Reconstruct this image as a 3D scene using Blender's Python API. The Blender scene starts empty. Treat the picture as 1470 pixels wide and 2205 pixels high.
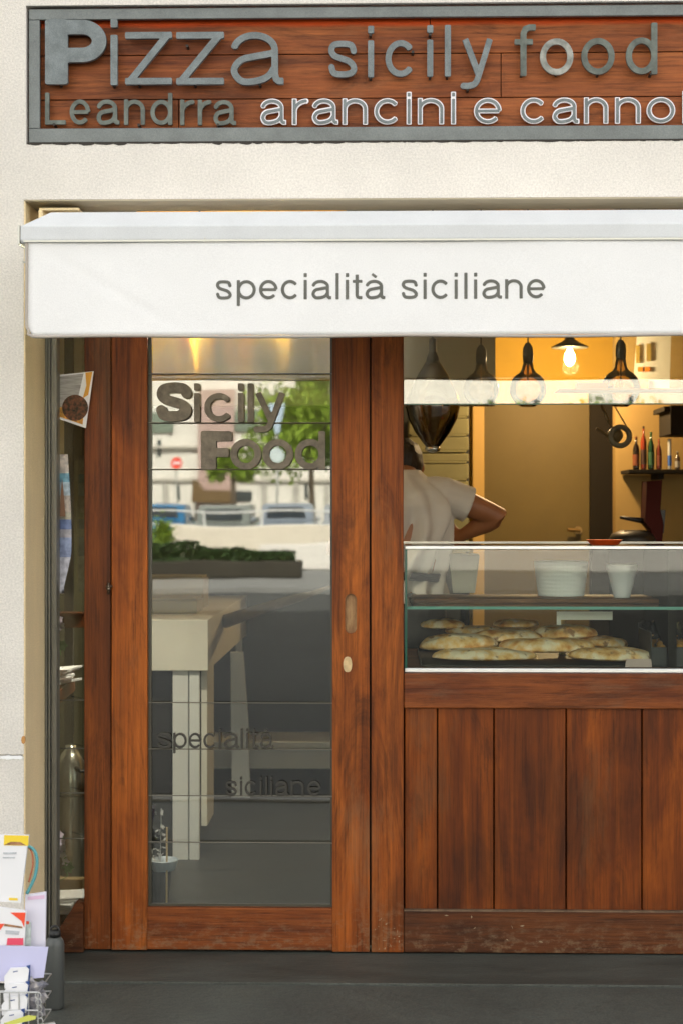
import bpy, math, random
import numpy as np
from mathutils import Vector, Matrix, noise
from mathutils.geometry import tessellate_polygon
R_ = math.radians
rnd = random.Random(7)
S = bpy.context.scene
COL = S.collection

# ------------------------------------------------------------------ camera
YAW = R_(1.35); FPX = 3450.0; CAM = Vector((5 * math.tan(YAW), -5.0, 1.37))
cd = bpy.data.cameras.new("camera"); cam = bpy.data.objects.new("camera", cd); COL.objects.link(cam)
cd.sensor_fit = 'HORIZONTAL'; cd.sensor_width = 36; cd.lens = FPX / 1470 * 36
cam.location = CAM; cam.rotation_euler = (R_(90), 0, YAW); cd.clip_start = .1; cd.clip_end = 2000
cd.dof.use_dof = True; cd.dof.focus_distance = 4.95; cd.dof.aperture_fstop = 6.3; cd.dof.aperture_blades = 0
S.camera = cam
# ------------------------------------------------------------------ world, sun, exposure
SUN_EL = 46; SUN_ROT = 8          # sun stands behind the shop, the shop front is in open shade
w = bpy.data.worlds.new("World"); S.world = w; w.use_nodes = True
nt = w.node_tree; bg = nt.nodes['Background']; sky = nt.nodes.new('ShaderNodeTexSky')
sky.sky_type = 'NISHITA'; sky.sun_disc = False; sky.sun_elevation = R_(SUN_EL); sky.sun_rotation = R_(SUN_ROT)
sky.air_density = 1.0; sky.dust_density = 3.0
hs = nt.nodes.new('ShaderNodeHueSaturation'); hs.inputs['Saturation'].default_value = .28; nt.links.new(sky.outputs[0], hs.inputs['Color'])   # thin high haze: a pale sky
wt = nt.nodes.new('ShaderNodeMix'); wt.data_type = 'RGBA'; wt.blend_type = 'MULTIPLY'; wt.inputs[0].default_value = 1; wt.inputs[7].default_value = (1.0, .95, .86, 1); nt.links.new(hs.outputs[0], wt.inputs[6])
nt.links.new(wt.outputs[2], bg.inputs[0]); bg.inputs[1].default_value = .15
sl = bpy.data.lights.new("sun", 'SUN'); sl.energy = 3.2; sl.angle = R_(.5); sl.color = (1, .95, .86)
so = bpy.data.objects.new("sun", sl); COL.objects.link(so)
sd = Vector((math.sin(R_(SUN_ROT)) * math.cos(R_(SUN_EL)), math.cos(R_(SUN_ROT)) * math.cos(R_(SUN_EL)), math.sin(R_(SUN_EL))))
so.rotation_euler = (-sd).to_track_quat('-Z', 'Y').to_euler()
S.view_settings.view_transform = 'Standard'; S.view_settings.look = 'None'; S.view_settings.exposure = 2.14; S.view_settings.gamma = 1
S.cycles.use_denoising = True; S.cycles.max_bounces = 10; S.cycles.transparent_max_bounces = 24
S.cycles.glossy_bounces = 5; S.cycles.diffuse_bounces = 4; S.cycles.sample_clamp_indirect = 6; S.cycles.caustics_reflective = False
S.render.engine = 'CYCLES'

# ------------------------------------------------------------------ pixel -> world at depth plane Y
_r = Vector((math.cos(YAW), math.sin(YAW), 0)); _f = Vector((-math.sin(YAW), math.cos(YAW), 0))
def P(px, py, Y=0.0):
    d = _f + _r * ((px - 735) / FPX) + Vector((0, 0, (1102.5 - py) / FPX))
    return CAM + d * ((Y - CAM.y) / d.y)
def X(px, Y=0.0): return P(px, 1102, Y).x
def Z(py, Y=0.0, px=735): return P(px, py, Y).z
def M(px, py, d):            # a street thing that the panes mirror: stands d metres in front of the shop
    p = P(px, py, d); return Vector((p.x, -d, p.z))

# ------------------------------------------------------------------ materials
def mat(name, col=(.5, .5, .5), rough=.6, metal=0.0, var=0.0, vscale=6, bump=0.0, bscale=60, emit=None, es=0, spec=.5, stretch=(1, 1, 1), col2=None, speck=0, sscale=260):
    m = bpy.data.materials.new(name); m.use_nodes = True; t = m.node_tree; b = t.nodes['Principled BSDF']
    b.inputs['Base Color'].default_value = (*col, 1); b.inputs['Roughness'].default_value = rough
    b.inputs['Metallic'].default_value = metal; b.inputs['Specular IOR Level'].default_value = spec
    if emit: b.inputs['Emission Color'].default_value = (*emit, 1); b.inputs['Emission Strength'].default_value = es
    tc = t.nodes.new('ShaderNodeTexCoord'); mp = t.nodes.new('ShaderNodeMapping'); mp.inputs['Scale'].default_value = stretch
    t.links.new(tc.outputs['Object'], mp.inputs[0])
    if var or col2:
        n = t.nodes.new('ShaderNodeTexNoise'); n.inputs['Scale'].default_value = vscale; n.inputs['Detail'].default_value = 7
        n.inputs['Roughness'].default_value = .62
        t.links.new(mp.outputs[0], n.inputs['Vector'])
        cr = t.nodes.new('ShaderNodeValToRGB'); t.links.new(n.outputs[0], cr.inputs[0])
        a = col2 or tuple(c * (1 - var) for c in col)
        bb = col if col2 else tuple(min(1, c * (1 + var)) for c in col)
        cr.color_ramp.elements[0].position = .33; cr.color_ramp.elements[0].color = (*a, 1)
        cr.color_ramp.elements[1].position = .67; cr.color_ramp.elements[1].color = (*bb, 1)
        t.links.new(cr.outputs[0], b.inputs['Base Color'])
        if speck:       # grit of the surface itself
            n3 = t.nodes.new('ShaderNodeTexNoise'); n3.inputs['Scale'].default_value = sscale; n3.inputs['Detail'].default_value = 3; n3.inputs['Roughness'].default_value = .7
            t.links.new(tc.outputs['Object'], n3.inputs['Vector'])
            t.links.new(mixc(t, 1.0, cr.outputs[0], ramp(t, n3.outputs[0], [(.36, (1 - speck,) * 3), (.64, (1 + speck,) * 3)]), 'MULTIPLY'), b.inputs['Base Color'])
    if bump:
        n2 = t.nodes.new('ShaderNodeTexNoise'); n2.inputs['Scale'].default_value = bscale; n2.inputs['Detail'].default_value = 5
        t.links.new(mp.outputs[0], n2.inputs['Vector'])
        bp = t.nodes.new('ShaderNodeBump'); bp.inputs['Strength'].default_value = bump; bp.inputs['Distance'].default_value = .01
        t.links.new(n2.outputs[0], bp.inputs['Height']); t.links.new(bp.outputs[0], b.inputs['Normal'])
    return m

def ramp(t, fac, stops):
    cr = t.nodes.new('ShaderNodeValToRGB'); e = cr.color_ramp.elements
    while len(e) < len(stops): e.new(.5)
    for i, (p, c) in enumerate(stops): e[i].position = p; e[i].color = (*c, 1) if len(c) == 3 else c
    t.links.new(fac, cr.inputs[0]); return cr.outputs[0]
def mixc(t, fac, a, b, mode='MIX'):
    n = t.nodes.new('ShaderNodeMix'); n.data_type = 'RGBA'; n.blend_type = mode
    for s, i in ((fac, 0), (a, 6), (b, 7)):
        if hasattr(s, 'links'): t.links.new(s, n.inputs[i])
        else: n.inputs[i].default_value = s if i == 0 else (*s, 1)
    return n.outputs[2]

def wood(name, axis='Z', light=(.34, .12, .03), mid=(.22, .06, .014), dark=(.06, .017, .006), grey=(.16, .12, .09), blotch=.5, rough=.5, grain=1.0, seed=0, wear_z=None, top_z=None, fleck=0.0):
    """planks of stained timber: long grain along one axis, blotches, greyed patches, optional worn lower edge"""
    m = bpy.data.materials.new(name); m.use_nodes = True; t = m.node_tree; b = t.nodes['Principled BSDF']
    tc = t.nodes.new('ShaderNodeTexCoord'); geo = t.nodes.new('ShaderNodeNewGeometry')
    def nz(scale, st, det=6, r=.6, dist=0):
        mp = t.nodes.new('ShaderNodeMapping'); mp.inputs['Scale'].default_value = st; mp.inputs['Location'].default_value = (seed * 3.1, seed * 1.7, seed * 2.3)
        t.links.new(geo.outputs['Position'], mp.inputs[0])
        n = t.nodes.new('ShaderNodeTexNoise'); n.inputs['Scale'].default_value = scale; n.inputs['Detail'].default_value = det
        n.inputs['Roughness'].default_value = r; n.inputs['Distortion'].default_value = dist
        t.links.new(mp.outputs[0], n.inputs['Vector']); return n.outputs[0]
    st = {'Z': (1, 1, .045), 'X': (.045, 1, 1)}[axis]
    fine = nz(120, st if axis == 'X' else (1, 1, .03), 9, .75, .2); med = nz(16, st, 6, .6, .6); big = nz(3.2, (1, 1, .45) if axis == 'Z' else (.45, 1, 1), 5, .6, .5)
    c = ramp(t, med, [(.26, dark), (.44, mid), (.66, light)])
    c2 = ramp(t, big, [(.36, dark), (.50, mid), (.64, light)])
    c3 = nz(7, (1, 1, .22) if axis == 'Z' else (.22, 1, 1), 9, .75, 1.2)
    c = mixc(t, blotch, c, c2)
    c = mixc(t, ramp(t, c3, [(.38, (.50, .50, .50)), (.50, (0, 0, 0))]), c, dark)
    f = ramp(t, fine, [(.32, (.34, .30, .28)), (.47, (.86, .86, .86)), (.70, (1.32, 1.28, 1.22))])
    c = mixc(t, grain, c, f, 'MULTIPLY')
    gm = ramp(t, nz(5.0, (1, 1, .3) if axis == 'Z' else (.3, 1, 1), 7, .7), [(.56, (0, 0, 0)), (.70, (.55, .55, .55))])
    c = mixc(t, gm, c, grey)
    sep = t.nodes.new('ShaderNodeSeparateXYZ'); t.links.new(geo.outputs['Position'], sep.inputs[0])
    if wear_z:      # splashed and bleached foot of the boards
        mr = t.nodes.new('ShaderNodeMapRange'); mr.inputs['From Min'].default_value = wear_z; mr.inputs['From Max'].default_value = 0
        t.links.new(sep.outputs[2], mr.inputs['Value'])
        mm = t.nodes.new('ShaderNodeMath'); mm.operation = 'MULTIPLY'
        t.links.new(mr.outputs[0], mm.inputs[0]); t.links.new(ramp(t, nz(26, (1, 1, 1.6), 9, .75), [(.50, (0, 0, 0)), (.70, (.8, .8, .8))]), mm.inputs[1])
        c = mixc(t, mm.outputs[0], c, (.24, .17, .10))
    if fleck:
        fk = ramp(t, nz(42, (1, 1, 1), 3, .5), [(.755, (0, 0, 0)), (.775, (1, 1, 1))])
        c = mixc(t, fk, c, (.5, .42, .32))
    if top_z:       # ragged orange-red band along the upper edge of the planks
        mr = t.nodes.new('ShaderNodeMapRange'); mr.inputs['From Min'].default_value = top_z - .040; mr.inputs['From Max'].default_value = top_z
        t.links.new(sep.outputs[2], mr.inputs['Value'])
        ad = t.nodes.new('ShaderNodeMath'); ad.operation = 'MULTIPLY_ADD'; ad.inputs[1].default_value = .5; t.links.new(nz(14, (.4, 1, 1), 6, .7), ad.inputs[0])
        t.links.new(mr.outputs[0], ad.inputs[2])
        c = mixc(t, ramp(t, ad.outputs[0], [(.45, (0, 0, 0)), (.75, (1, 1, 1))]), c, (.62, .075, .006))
    t.links.new(c, b.inputs['Base Color']); b.inputs['Roughness'].default_value = rough; b.inputs['Specular IOR Level'].default_value = .22
    bp = t.nodes.new('ShaderNodeBump'); bp.inputs['Strength'].default_value = .5; bp.inputs['Distance'].default_value = .004
    t.links.new(fine, bp.inputs['Height']); t.links.new(bp.outputs[0], b.inputs['Normal'])
    return m

def glass_mat(name, refl=.13, tint=(.93, .96, .93)):
    m = bpy.data.materials.new(name); m.use_nodes = True; t = m.node_tree; t.nodes.remove(t.nodes['Principled BSDF'])
    tr = t.nodes.new('ShaderNodeBsdfTransparent'); tr.inputs[0].default_value = (*tint, 1)
    gl = t.nodes.new('ShaderNodeBsdfGlossy'); gl.inputs['Roughness'].default_value = 0.0
    geo = t.nodes.new('ShaderNodeNewGeometry'); nw = t.nodes.new('ShaderNodeTexNoise'); nw.inputs['Scale'].default_value = 2.6; nw.inputs['Detail'].default_value = 1.5; t.links.new(geo.outputs['Position'], nw.inputs['Vector'])
    bw_ = t.nodes.new('ShaderNodeBump'); bw_.inputs['Strength'].default_value = 1.0; bw_.inputs['Distance'].default_value = .00035; t.links.new(nw.outputs[0], bw_.inputs['Height']); t.links.new(bw_.outputs[0], gl.inputs['Normal'])
    lw = t.nodes.new('ShaderNodeFresnel'); lw.inputs[0].default_value = 1.5
    ad = t.nodes.new('ShaderNodeMath'); ad.operation = 'ADD'; ad.use_clamp = True; ad.inputs[1].default_value = refl - .04
    t.links.new(lw.outputs[0], ad.inputs[0])
    mx = t.nodes.new('ShaderNodeMixShader'); t.links.new(ad.outputs[0], mx.inputs[0]); t.links.new(tr.outputs[0], mx.inputs[1]); t.links.new(gl.outputs[0], mx.inputs[2])
    t.links.new(mx.outputs[0], t.nodes['Material Output'].inputs[0]); return m

MT = {}
MT['stucco'] = mat('stucco', (.70, .665, .615), .9, var=.07, vscale=2.4, speck=.11, sscale=170, bump=.35, bscale=240)
MT['reveal'] = mat('reveal_tan', (.85, .69, .42), .85, speck=.08, sscale=200, var=.08, vscale=5, bump=.3, bscale=120, stretch=(1, 1, .3))  # tan base colour, warmer than the stucco beside it
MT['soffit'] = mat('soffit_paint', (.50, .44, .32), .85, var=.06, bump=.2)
MT['grey_metal'] = mat('grey_metal', (.135, .15, .15), .42, .35, var=.16, vscale=9, bump=.12, bscale=220, speck=.12, sscale=300)
MT['letter_metal'] = mat('letter_metal', (.145, .168, .175), .5, .25, var=.20, vscale=30, bump=.15, bscale=300, speck=.14, sscale=330)
MT['letter_dull'] = mat('letter_dull', (.11, .125, .11), .55, .3, var=.35, vscale=30, bump=.15, bscale=300)
MT['letter_white'] = mat('letter_white', (.78, .76, .80), .5)
MT['letter_print'] = mat('letter_print', (.13, .13, .115), .8, var=.12, vscale=20)
MT['letter_door'] = mat('letter_door', (.15, .125, .095), .55, .4, var=.3, vscale=40, bump=.2, bscale=250)
MT['dark_pin'] = mat('dark_pin', (.02, .016, .012), .6)
MT['black'] = mat('black', (.012, .012, .012), .45)
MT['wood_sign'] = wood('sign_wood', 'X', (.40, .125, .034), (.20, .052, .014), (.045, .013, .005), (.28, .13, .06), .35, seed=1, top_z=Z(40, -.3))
MT['wood_door'] = wood('door_wood', 'Z', (.42, .115, .015), (.20, .046, .006), (.035, .010, .003), (.20, .10, .045), .5, .5, seed=2, wear_z=.20, fleck=.0)
MT['wood_jamb'] = wood('jamb_wood', 'Z', (.24, .062, .009), (.12, .030, .005), (.05, .013, .003), (.12, .06, .025), .5, .45, seed=3, wear_z=.12)
MT['wood_rail'] = wood('rail_wood', 'X', (.27, .075, .015), (.14, .034, .008), (.045, .013, .004), (.18, .10, .055), .5, .45, seed=4, wear_z=.13)
MT['wood_panel'] = wood('panel_wood', 'Z', (.31, .075, .006), (.13, .028, .003), (.025, .007, .002), (.12, .055, .022), .6, .5, .8, seed=5, wear_z=.16)
MT['wood_plinth'] = wood('plinth_wood', 'X', (.15, .045, .010), (.075, .022, .006), (.022, .009, .004), (.12, .08, .05), .5, .5, seed=6, wear_z=.12, fleck=1)
MT['wood_in'] = wood('inner_wood', 'X', (.24, .08, .022), (.14, .04, .012), (.05, .016, .006), (.1, .07, .05), .4, .5, seed=8)
MT['glass'] = glass_mat('door_glass', .15)
MT['glass_clear'] = glass_mat('case_glass', .045, (.93, .97, .94))
MT['glass_shelf'] = glass_mat('shelf_glass', .07, (.90, .97, .93))
MT['glass_edge'] = mat('glass_edge', (.015, .10, .065), .15)
MT['glass_edge_pale'] = mat('glass_edge_pale', (.10, .36, .29), .2)
MT['alu'] = mat('aluminium', (.72, .74, .75), .32, .75, var=.05, vscale=20)
MT['alu_dull'] = mat('aluminium_dull', (.55, .55, .50), .45, .5)
MT['fabric_white'] = mat('awning_fabric', (.80, .80, .805), .85, speck=.045, sscale=330, var=.03, vscale=2.2, bump=.10, bscale=420)
MT['awning_paint'] = mat('awning_bar_paint', (.60, .62, .64), .5, var=.05, speck=.05, sscale=300)
MT['cord_grey'] = mat('hem_grey', (.40, .36, .32), .7)
MT['track'] = mat('track_metal', (.17, .165, .14), .4, .45, var=.2, vscale=14, stretch=(1, 1, .2), bump=.1, bscale=200)
MT['paving'] = mat('paving_stone', (.082, .090, .078), .6, speck=.35, sscale=210, var=.0, col2=(.042, .045, .038), vscale=2.0, bump=.35, bscale=45)
MT['threshold'] = mat('threshold_stone', (.080, .088, .076), .55, speck=.32, sscale=230, var=.0, col2=(.032, .034, .028), vscale=3.2, bump=.3, bscale=60, stretch=(.5, 1.6, 1))
MT['asphalt'] = mat('asphalt', (.050, .052, .050), .8, var=.2, vscale=.6, bump=.3, bscale=40)
MT['kerb'] = mat('kerb_stone', (.35, .34, .31), .8, var=.15)
MT['far_pave'] = mat('far_paving', (.20, .20, .19), .85, var=.1, vscale=1)
MT['earth'] = mat('earth', (.16, .15, .12), .9, var=.2, vscale=.2)
MT['in_wall'] = mat('inner_wall_paint', (.82, .46, .05), .8, var=.04)
MT['in_wall_grey'] = mat('inner_wall_grey', (.50, .48, .38), .8, var=.1, vscale=4)
MT['in_floor'] = mat('inner_floor_tile', (.045, .045, .04), .45, var=.12, vscale=2)
MT['in_ceiling'] = mat('inner_ceiling_paint', (.55, .48, .33), .9)
MT['in_door'] = mat('inner_door_paint', (.14, .095, .02), .6, var=.05)
MT['in_dark'] = mat('inner_dark', (.022, .018, .013), .8, spec=.15)
MT['white'] = mat('white_plastic', (.84, .84, .82), .5, var=.03)
MT['offwhite'] = mat('offwhite_laminate', (.80, .76, .66), .55, var=.04, vscale=8)
MT['paper'] = mat('paper', (.78, .77, .78), .8, var=.03)
MT['brass'] = mat('brass_sheet', (.85, .50, .05), .30, 1.0, var=.06, vscale=3, stretch=(8, 1, .3))
_t = MT['brass'].node_tree; _b = _t.nodes['Principled BSDF']; _b.inputs['Anisotropic'].default_value = .85; _tg = _t.nodes.new('ShaderNodeTangent'); _tg.direction_type = 'RADIAL'; _tg.axis = 'Z'; _t.links.new(_tg.outputs[0], _b.inputs['Tangent']); _b.inputs['Anisotropic Rotation'].default_value = 0.0
MT['steel'] = mat('brushed_steel', (.50, .50, .44), .24, .9, var=.12, vscale=9, stretch=(5, 5, .3))

# ------------------------------------------------------------------ mesh helpers
def tag(o, label=None, cat=None, group=None, kind=None):
    if label: o['label'] = label
    if cat: o['category'] = cat
    if group: o['group'] = group
    if kind: o['kind'] = kind
    return o
def empty(name, loc, label, cat, group=None):
    o = bpy.data.objects.new(name, None); o.location = loc; o.empty_display_size = .1; COL.objects.link(o); return tag(o, label, cat, group)
def wloc(o):
    v = Vector((0, 0, 0))
    while o: v += Vector(o.location); o = o.parent
    return v
class MB:
    def __init__(s): s.v = []; s.f = []; s.m = []; s.cur = 0
    def add(s, vs, fs):
        k = len(s.v); s.v += [tuple(v) for v in vs]; s.f += [tuple(i + k for i in f) for f in fs]; s.m += [s.cur] * len(fs); return s
    def box(s, a, b):
        x0, x1 = sorted((a[0], b[0])); y0, y1 = sorted((a[1], b[1])); z0, z1 = sorted((a[2], b[2]))
        return s.add([(x0, y0, z0), (x1, y0, z0), (x1, y1, z0), (x0, y1, z0), (x0, y0, z1), (x1, y0, z1), (x1, y1, z1), (x0, y1, z1)],
              [(0, 3, 2, 1), (4, 5, 6, 7), (0, 1, 5, 4), (1, 2, 6, 5), (2, 3, 7, 6), (3, 0, 4, 7)])
    def prism(s, pts, y0, y1):          # outline in XZ extruded along Y
        n = len(pts); loops = [[Vector((p[0], p[1], 0)) for p in pts]]
        tris = tessellate_polygon(loops)
        vs = [(p[0], y0, p[1]) for p in pts] + [(p[0], y1, p[1]) for p in pts]
        fs = [tuple(t) for t in tris] + [tuple(n + i for i in reversed(t)) for t in tris] + [(i, (i + 1) % n, n + (i + 1) % n, n + i) for i in range(n)]
        return s.add(vs, fs)
    def tube(s, pts, r, n=10, cap=True):
        pts = [Vector(p) for p in pts]; rs = r if hasattr(r, '__len__') else [r] * len(pts); rings = []; up = None
        for i, p in enumerate(pts):
            d = (pts[min(i + 1, len(pts) - 1)] - pts[max(i - 1, 0)]).normalized()
            if up is None: up = Vector((0, 0, 1)) if abs(d.z) < .9 else Vector((1, 0, 0))
            a = d.cross(up).normalized(); b = a.cross(d); up = b
            rings.append([p + (a * math.cos(2 * math.pi * j / n) + b * math.sin(2 * math.pi * j / n)) * rs[i] for j in range(n)])
        vs = [v for g in rings for v in g]; fs = []
        for i in range(len(pts) - 1):
            for j in range(n): fs.append((i * n + j, i * n + (j + 1) % n, (i + 1) * n + (j + 1) % n, (i + 1) * n + j))
        if cap: fs += [tuple(range(n - 1, -1, -1)), tuple((len(pts) - 1) * n + j for j in range(n))]
        return s.add(vs, fs)
    def lathe(s, prof, c, n=24, axis='Z'):   # prof: (r, h)
        vs = []; fs = []
        for r, h in prof:
            for j in range(n):
                a = 2 * math.pi * j / n; x, y = r * math.cos(a), r * math.sin(a)
                vs.append((c[0] + x, c[1] + y, c[2] + h) if axis == 'Z' else (c[0] + x, c[1] + h, c[2] + y))
        for i in range(len(prof) - 1):
            for j in range(n): fs.append((i * n + j, i * n + (j + 1) % n, (i + 1) * n + (j + 1) % n, (i + 1) * n + j))
        fs += [tuple(range(n - 1, -1, -1)), tuple((len(prof) - 1) * n + j for j in range(n))]
        return s.add(vs, fs)
    def sheet(s, grid):                 # grid[i][j] of points
        a, b = len(grid), len(grid[0])
        return s.add([p for row in grid for p in row], [(i * b + j, i * b + j + 1, (i + 1) * b + j + 1, (i + 1) * b + j) for i in range(a - 1) for j in range(b - 1)])
    def build(s, name, m, parent=None, smooth=False, bevel=0, solid=0, label=None):
        me = bpy.data.meshes.new(name); off = wloc(parent) if parent else Vector((0, 0, 0))
        me.from_pydata([(v[0] - off.x, v[1] - off.y, v[2] - off.z) for v in s.v], [], s.f)
        for mm in (m if isinstance(m, (list, tuple)) else [m]): me.materials.append(mm)
        me.polygons.foreach_set('material_index', s.m)
        if smooth: me.polygons.foreach_set('use_smooth', [True] * len(me.polygons))
        me.update(); o = bpy.data.objects.new(name, me); COL.objects.link(o)
        if parent: o.parent = parent
        if solid: md = o.modifiers.new('s', 'SOLIDIFY'); md.thickness = solid; md.offset = 0
        if bevel: md = o.modifiers.new('b', 'BEVEL'); md.width = bevel; md.segments = 2; md.limit_method = 'ANGLE'
        if smooth == 2: md = o.modifiers.new('u', 'SUBSURF'); md.levels = 1; md.render_levels = 2
        if label: o['label'] = label
        return o
def box(name, a, b, m, parent=None, bevel=0, label=None): return MB().box(a, b).build(name, m, parent, bevel=bevel, label=label)
def copy_tree(o, delta, label=None):
    def rec(s, par):
        c = s.copy(); COL.objects.link(c)
        if par: c.parent = par
        for ch in list(s.children): rec(ch, c)
        return c
    c = rec(o, None); c.location = Vector(o.location) + Vector(delta)
    if label: c['label'] = label
    return c

# ------------------------------------------------------------------ lettering: strokes -> distance field -> outline -> solid letter
def arc(cx, cy, rx, ry, a0, a1, n=26):
    return [(cx + rx * math.cos(R_(a0 + (a1 - a0) * i / n)), cy + ry * math.sin(R_(a0 + (a1 - a0) * i / n))) for i in range(n + 1)]
def spl(p, n=7):
    out = []; q = [p[0]] + list(p) + [p[-1]]
    for i in range(1, len(q) - 2):
        for k in range(n):
            t = k / n
            out.append(tuple(.5 * ((2 * q[i][d]) + (-q[i - 1][d] + q[i + 1][d]) * t + (2 * q[i - 1][d] - 5 * q[i][d] + 4 * q[i + 1][d] - q[i + 2][d]) * t * t + (-q[i - 1][d] + 3 * q[i][d] - 3 * q[i + 1][d] + q[i + 2][d]) * t ** 3) for d in (0, 1)))
    return out + [p[-1]]
def glyph(ch, W, x, w, A):
    h = w / 2; o = [(arc(W / 2, x / 2, W / 2 - h, x / 2 - h, 0, 360, 40), w)]
    if ch == 'o': return o
    if ch == 'c': return [(arc(W / 2, x / 2, W / 2 - h, x / 2 - h, 40, 320, 34), w)]
    if ch == 'e': return [(arc(W / 2, x / 2, W / 2 - h, x / 2 - h, 2, 318, 38), w), ([(h, x * .5), (W - h, x * .5)], w * .92)]
    if ch == 'n': return [([(h, 0), (h, x)], w), ([(h, x * .5)] + arc(W / 2, x * .60, W / 2 - h, x * .40 - h, 180, 0) + [(W - h, 0)], w)]
    if ch == 'r': return [([(h, 0), (h, x)], w), ([(h, x * .45)] + arc(W, x * .52, W - h, x * .48 - h, 180, 92), w)]
    if ch in 'aà':
        R = W * .90 - h
        top = arc((h + R) / 2, x * .66, (R - h) / 2, x * .34 - h, 172, 0, 20) + [(R, x * .22), (R + .025 * W, h + .04 * x), (R + .06 * W + h * .3, h), (W, h)]
        bowl = spl([(R, x * .60), (R * .62, x * .545), (R * .24, x * .47), (h, x * .27), (R * .24, h + x * .01), (R * .55, h), (R * .84, x * .12 + h * .5), (R, x * .33)])
        g = [(top, w), (bowl, w)]
        if ch == 'à': g.append(([(W * .34, A * .97), (W * .56, A * .85)], w * .85))
        return g
    if ch in 's': return [(spl([(W - h * 1.05, x * .70), (W * .80, x * .90 - h * .3), (W * .5, x - h), (W * .2, x * .92 - h * .4), (h, x * .74), (W * .24, x * .58), (W * .72, x * .44), (W - h, x * .26), (W * .80, x * .08 + h * .5), (W * .5, h), (W * .2, x * .08 + h * .5), (h * 1.0, x * .30)]), w)]
    if ch == 'S': return [(spl([(W - h * .9, A * .70), (W * .78, A - h * 1.25), (W * .5, A - h), (h * 1.5, A - h * 1.35), (h * 1.05, A * .69), (h * 1.7, A * .575), (W * .5, A * .50), (W - h * 1.7, A * .42), (W - h * 1.02, A * .29), (W - h * 1.5, h * 1.35), (W * .5, h), (W * .22, h * 1.2), (h * .9, A * .30)]), w)]
    if ch == 'i': return [([(W / 2, 0), (W / 2, x)], w), ([(W / 2, A - w * 1.15), (W / 2, A)], w)]
    if ch == 'l': return [([(W / 2, 0), (W / 2, A)], w)]
    if ch == 't': return [([(W * .45, x * 1.26), (W * .45, x * .2), (W * .52, h + x * .03), (W * .68, h), (W, h)], w), ([(0, x - h), (W, x - h)], w * .9)]
    if ch == 'f': return [([(W, A - h), (W * .72, A - h), (W * .52, A - h - .04 * x), (W * .42, A - x * .24), (W * .42, 0)], w), ([(0, x - h), (W * .88, x - h)], w * .9)]
    if ch == 'd': return o + [([(W - h, 0), (W - h, A)], w)]
    if ch == 'p': return o + [([(h, -.33 * x), (h, x)], w)]
    if ch == 'y': return [([(h * 1.1, x), (W * .54, x * .03)], w), (spl([(W - h * 1.1, x), (W * .56, x * .06), (W * .42, -.2 * x), (W * .22, -.3 * x + h * .4), (W * .03, -.3 * x + h * .4)]), w)]
    if ch == 'z': return [([(0, x - h), (W, x - h)], w), ([(W - h * 1.4, x - h), (h * 1.4, h)], w * 1.05), ([(0, h), (W, h)], w)]
    if ch == 'L': return [([(h, 0), (h, A)], w), ([(0, h), (W, h)], w)]
    if ch == 'F': return [([(W * .24, 0), (W * .24, A)], W * .48), ([(0, A - A * .13), (W, A - A * .13)], A * .26), ([(0, A * .44), (W * .90, A * .44)], A * .24)]
    if ch == 'P':
        st = W * .37; b = A * .225; r = A * .218
        return [([(st / 2, 0), (st / 2, A)], st), ([(st / 2, A - b / 2)] + arc(W * .60, A - b / 2 - r, W * .40 - b * .5, r, 90, -90, 24) + [(st / 2, A - b / 2 - 2 * r)], b)]
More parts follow.
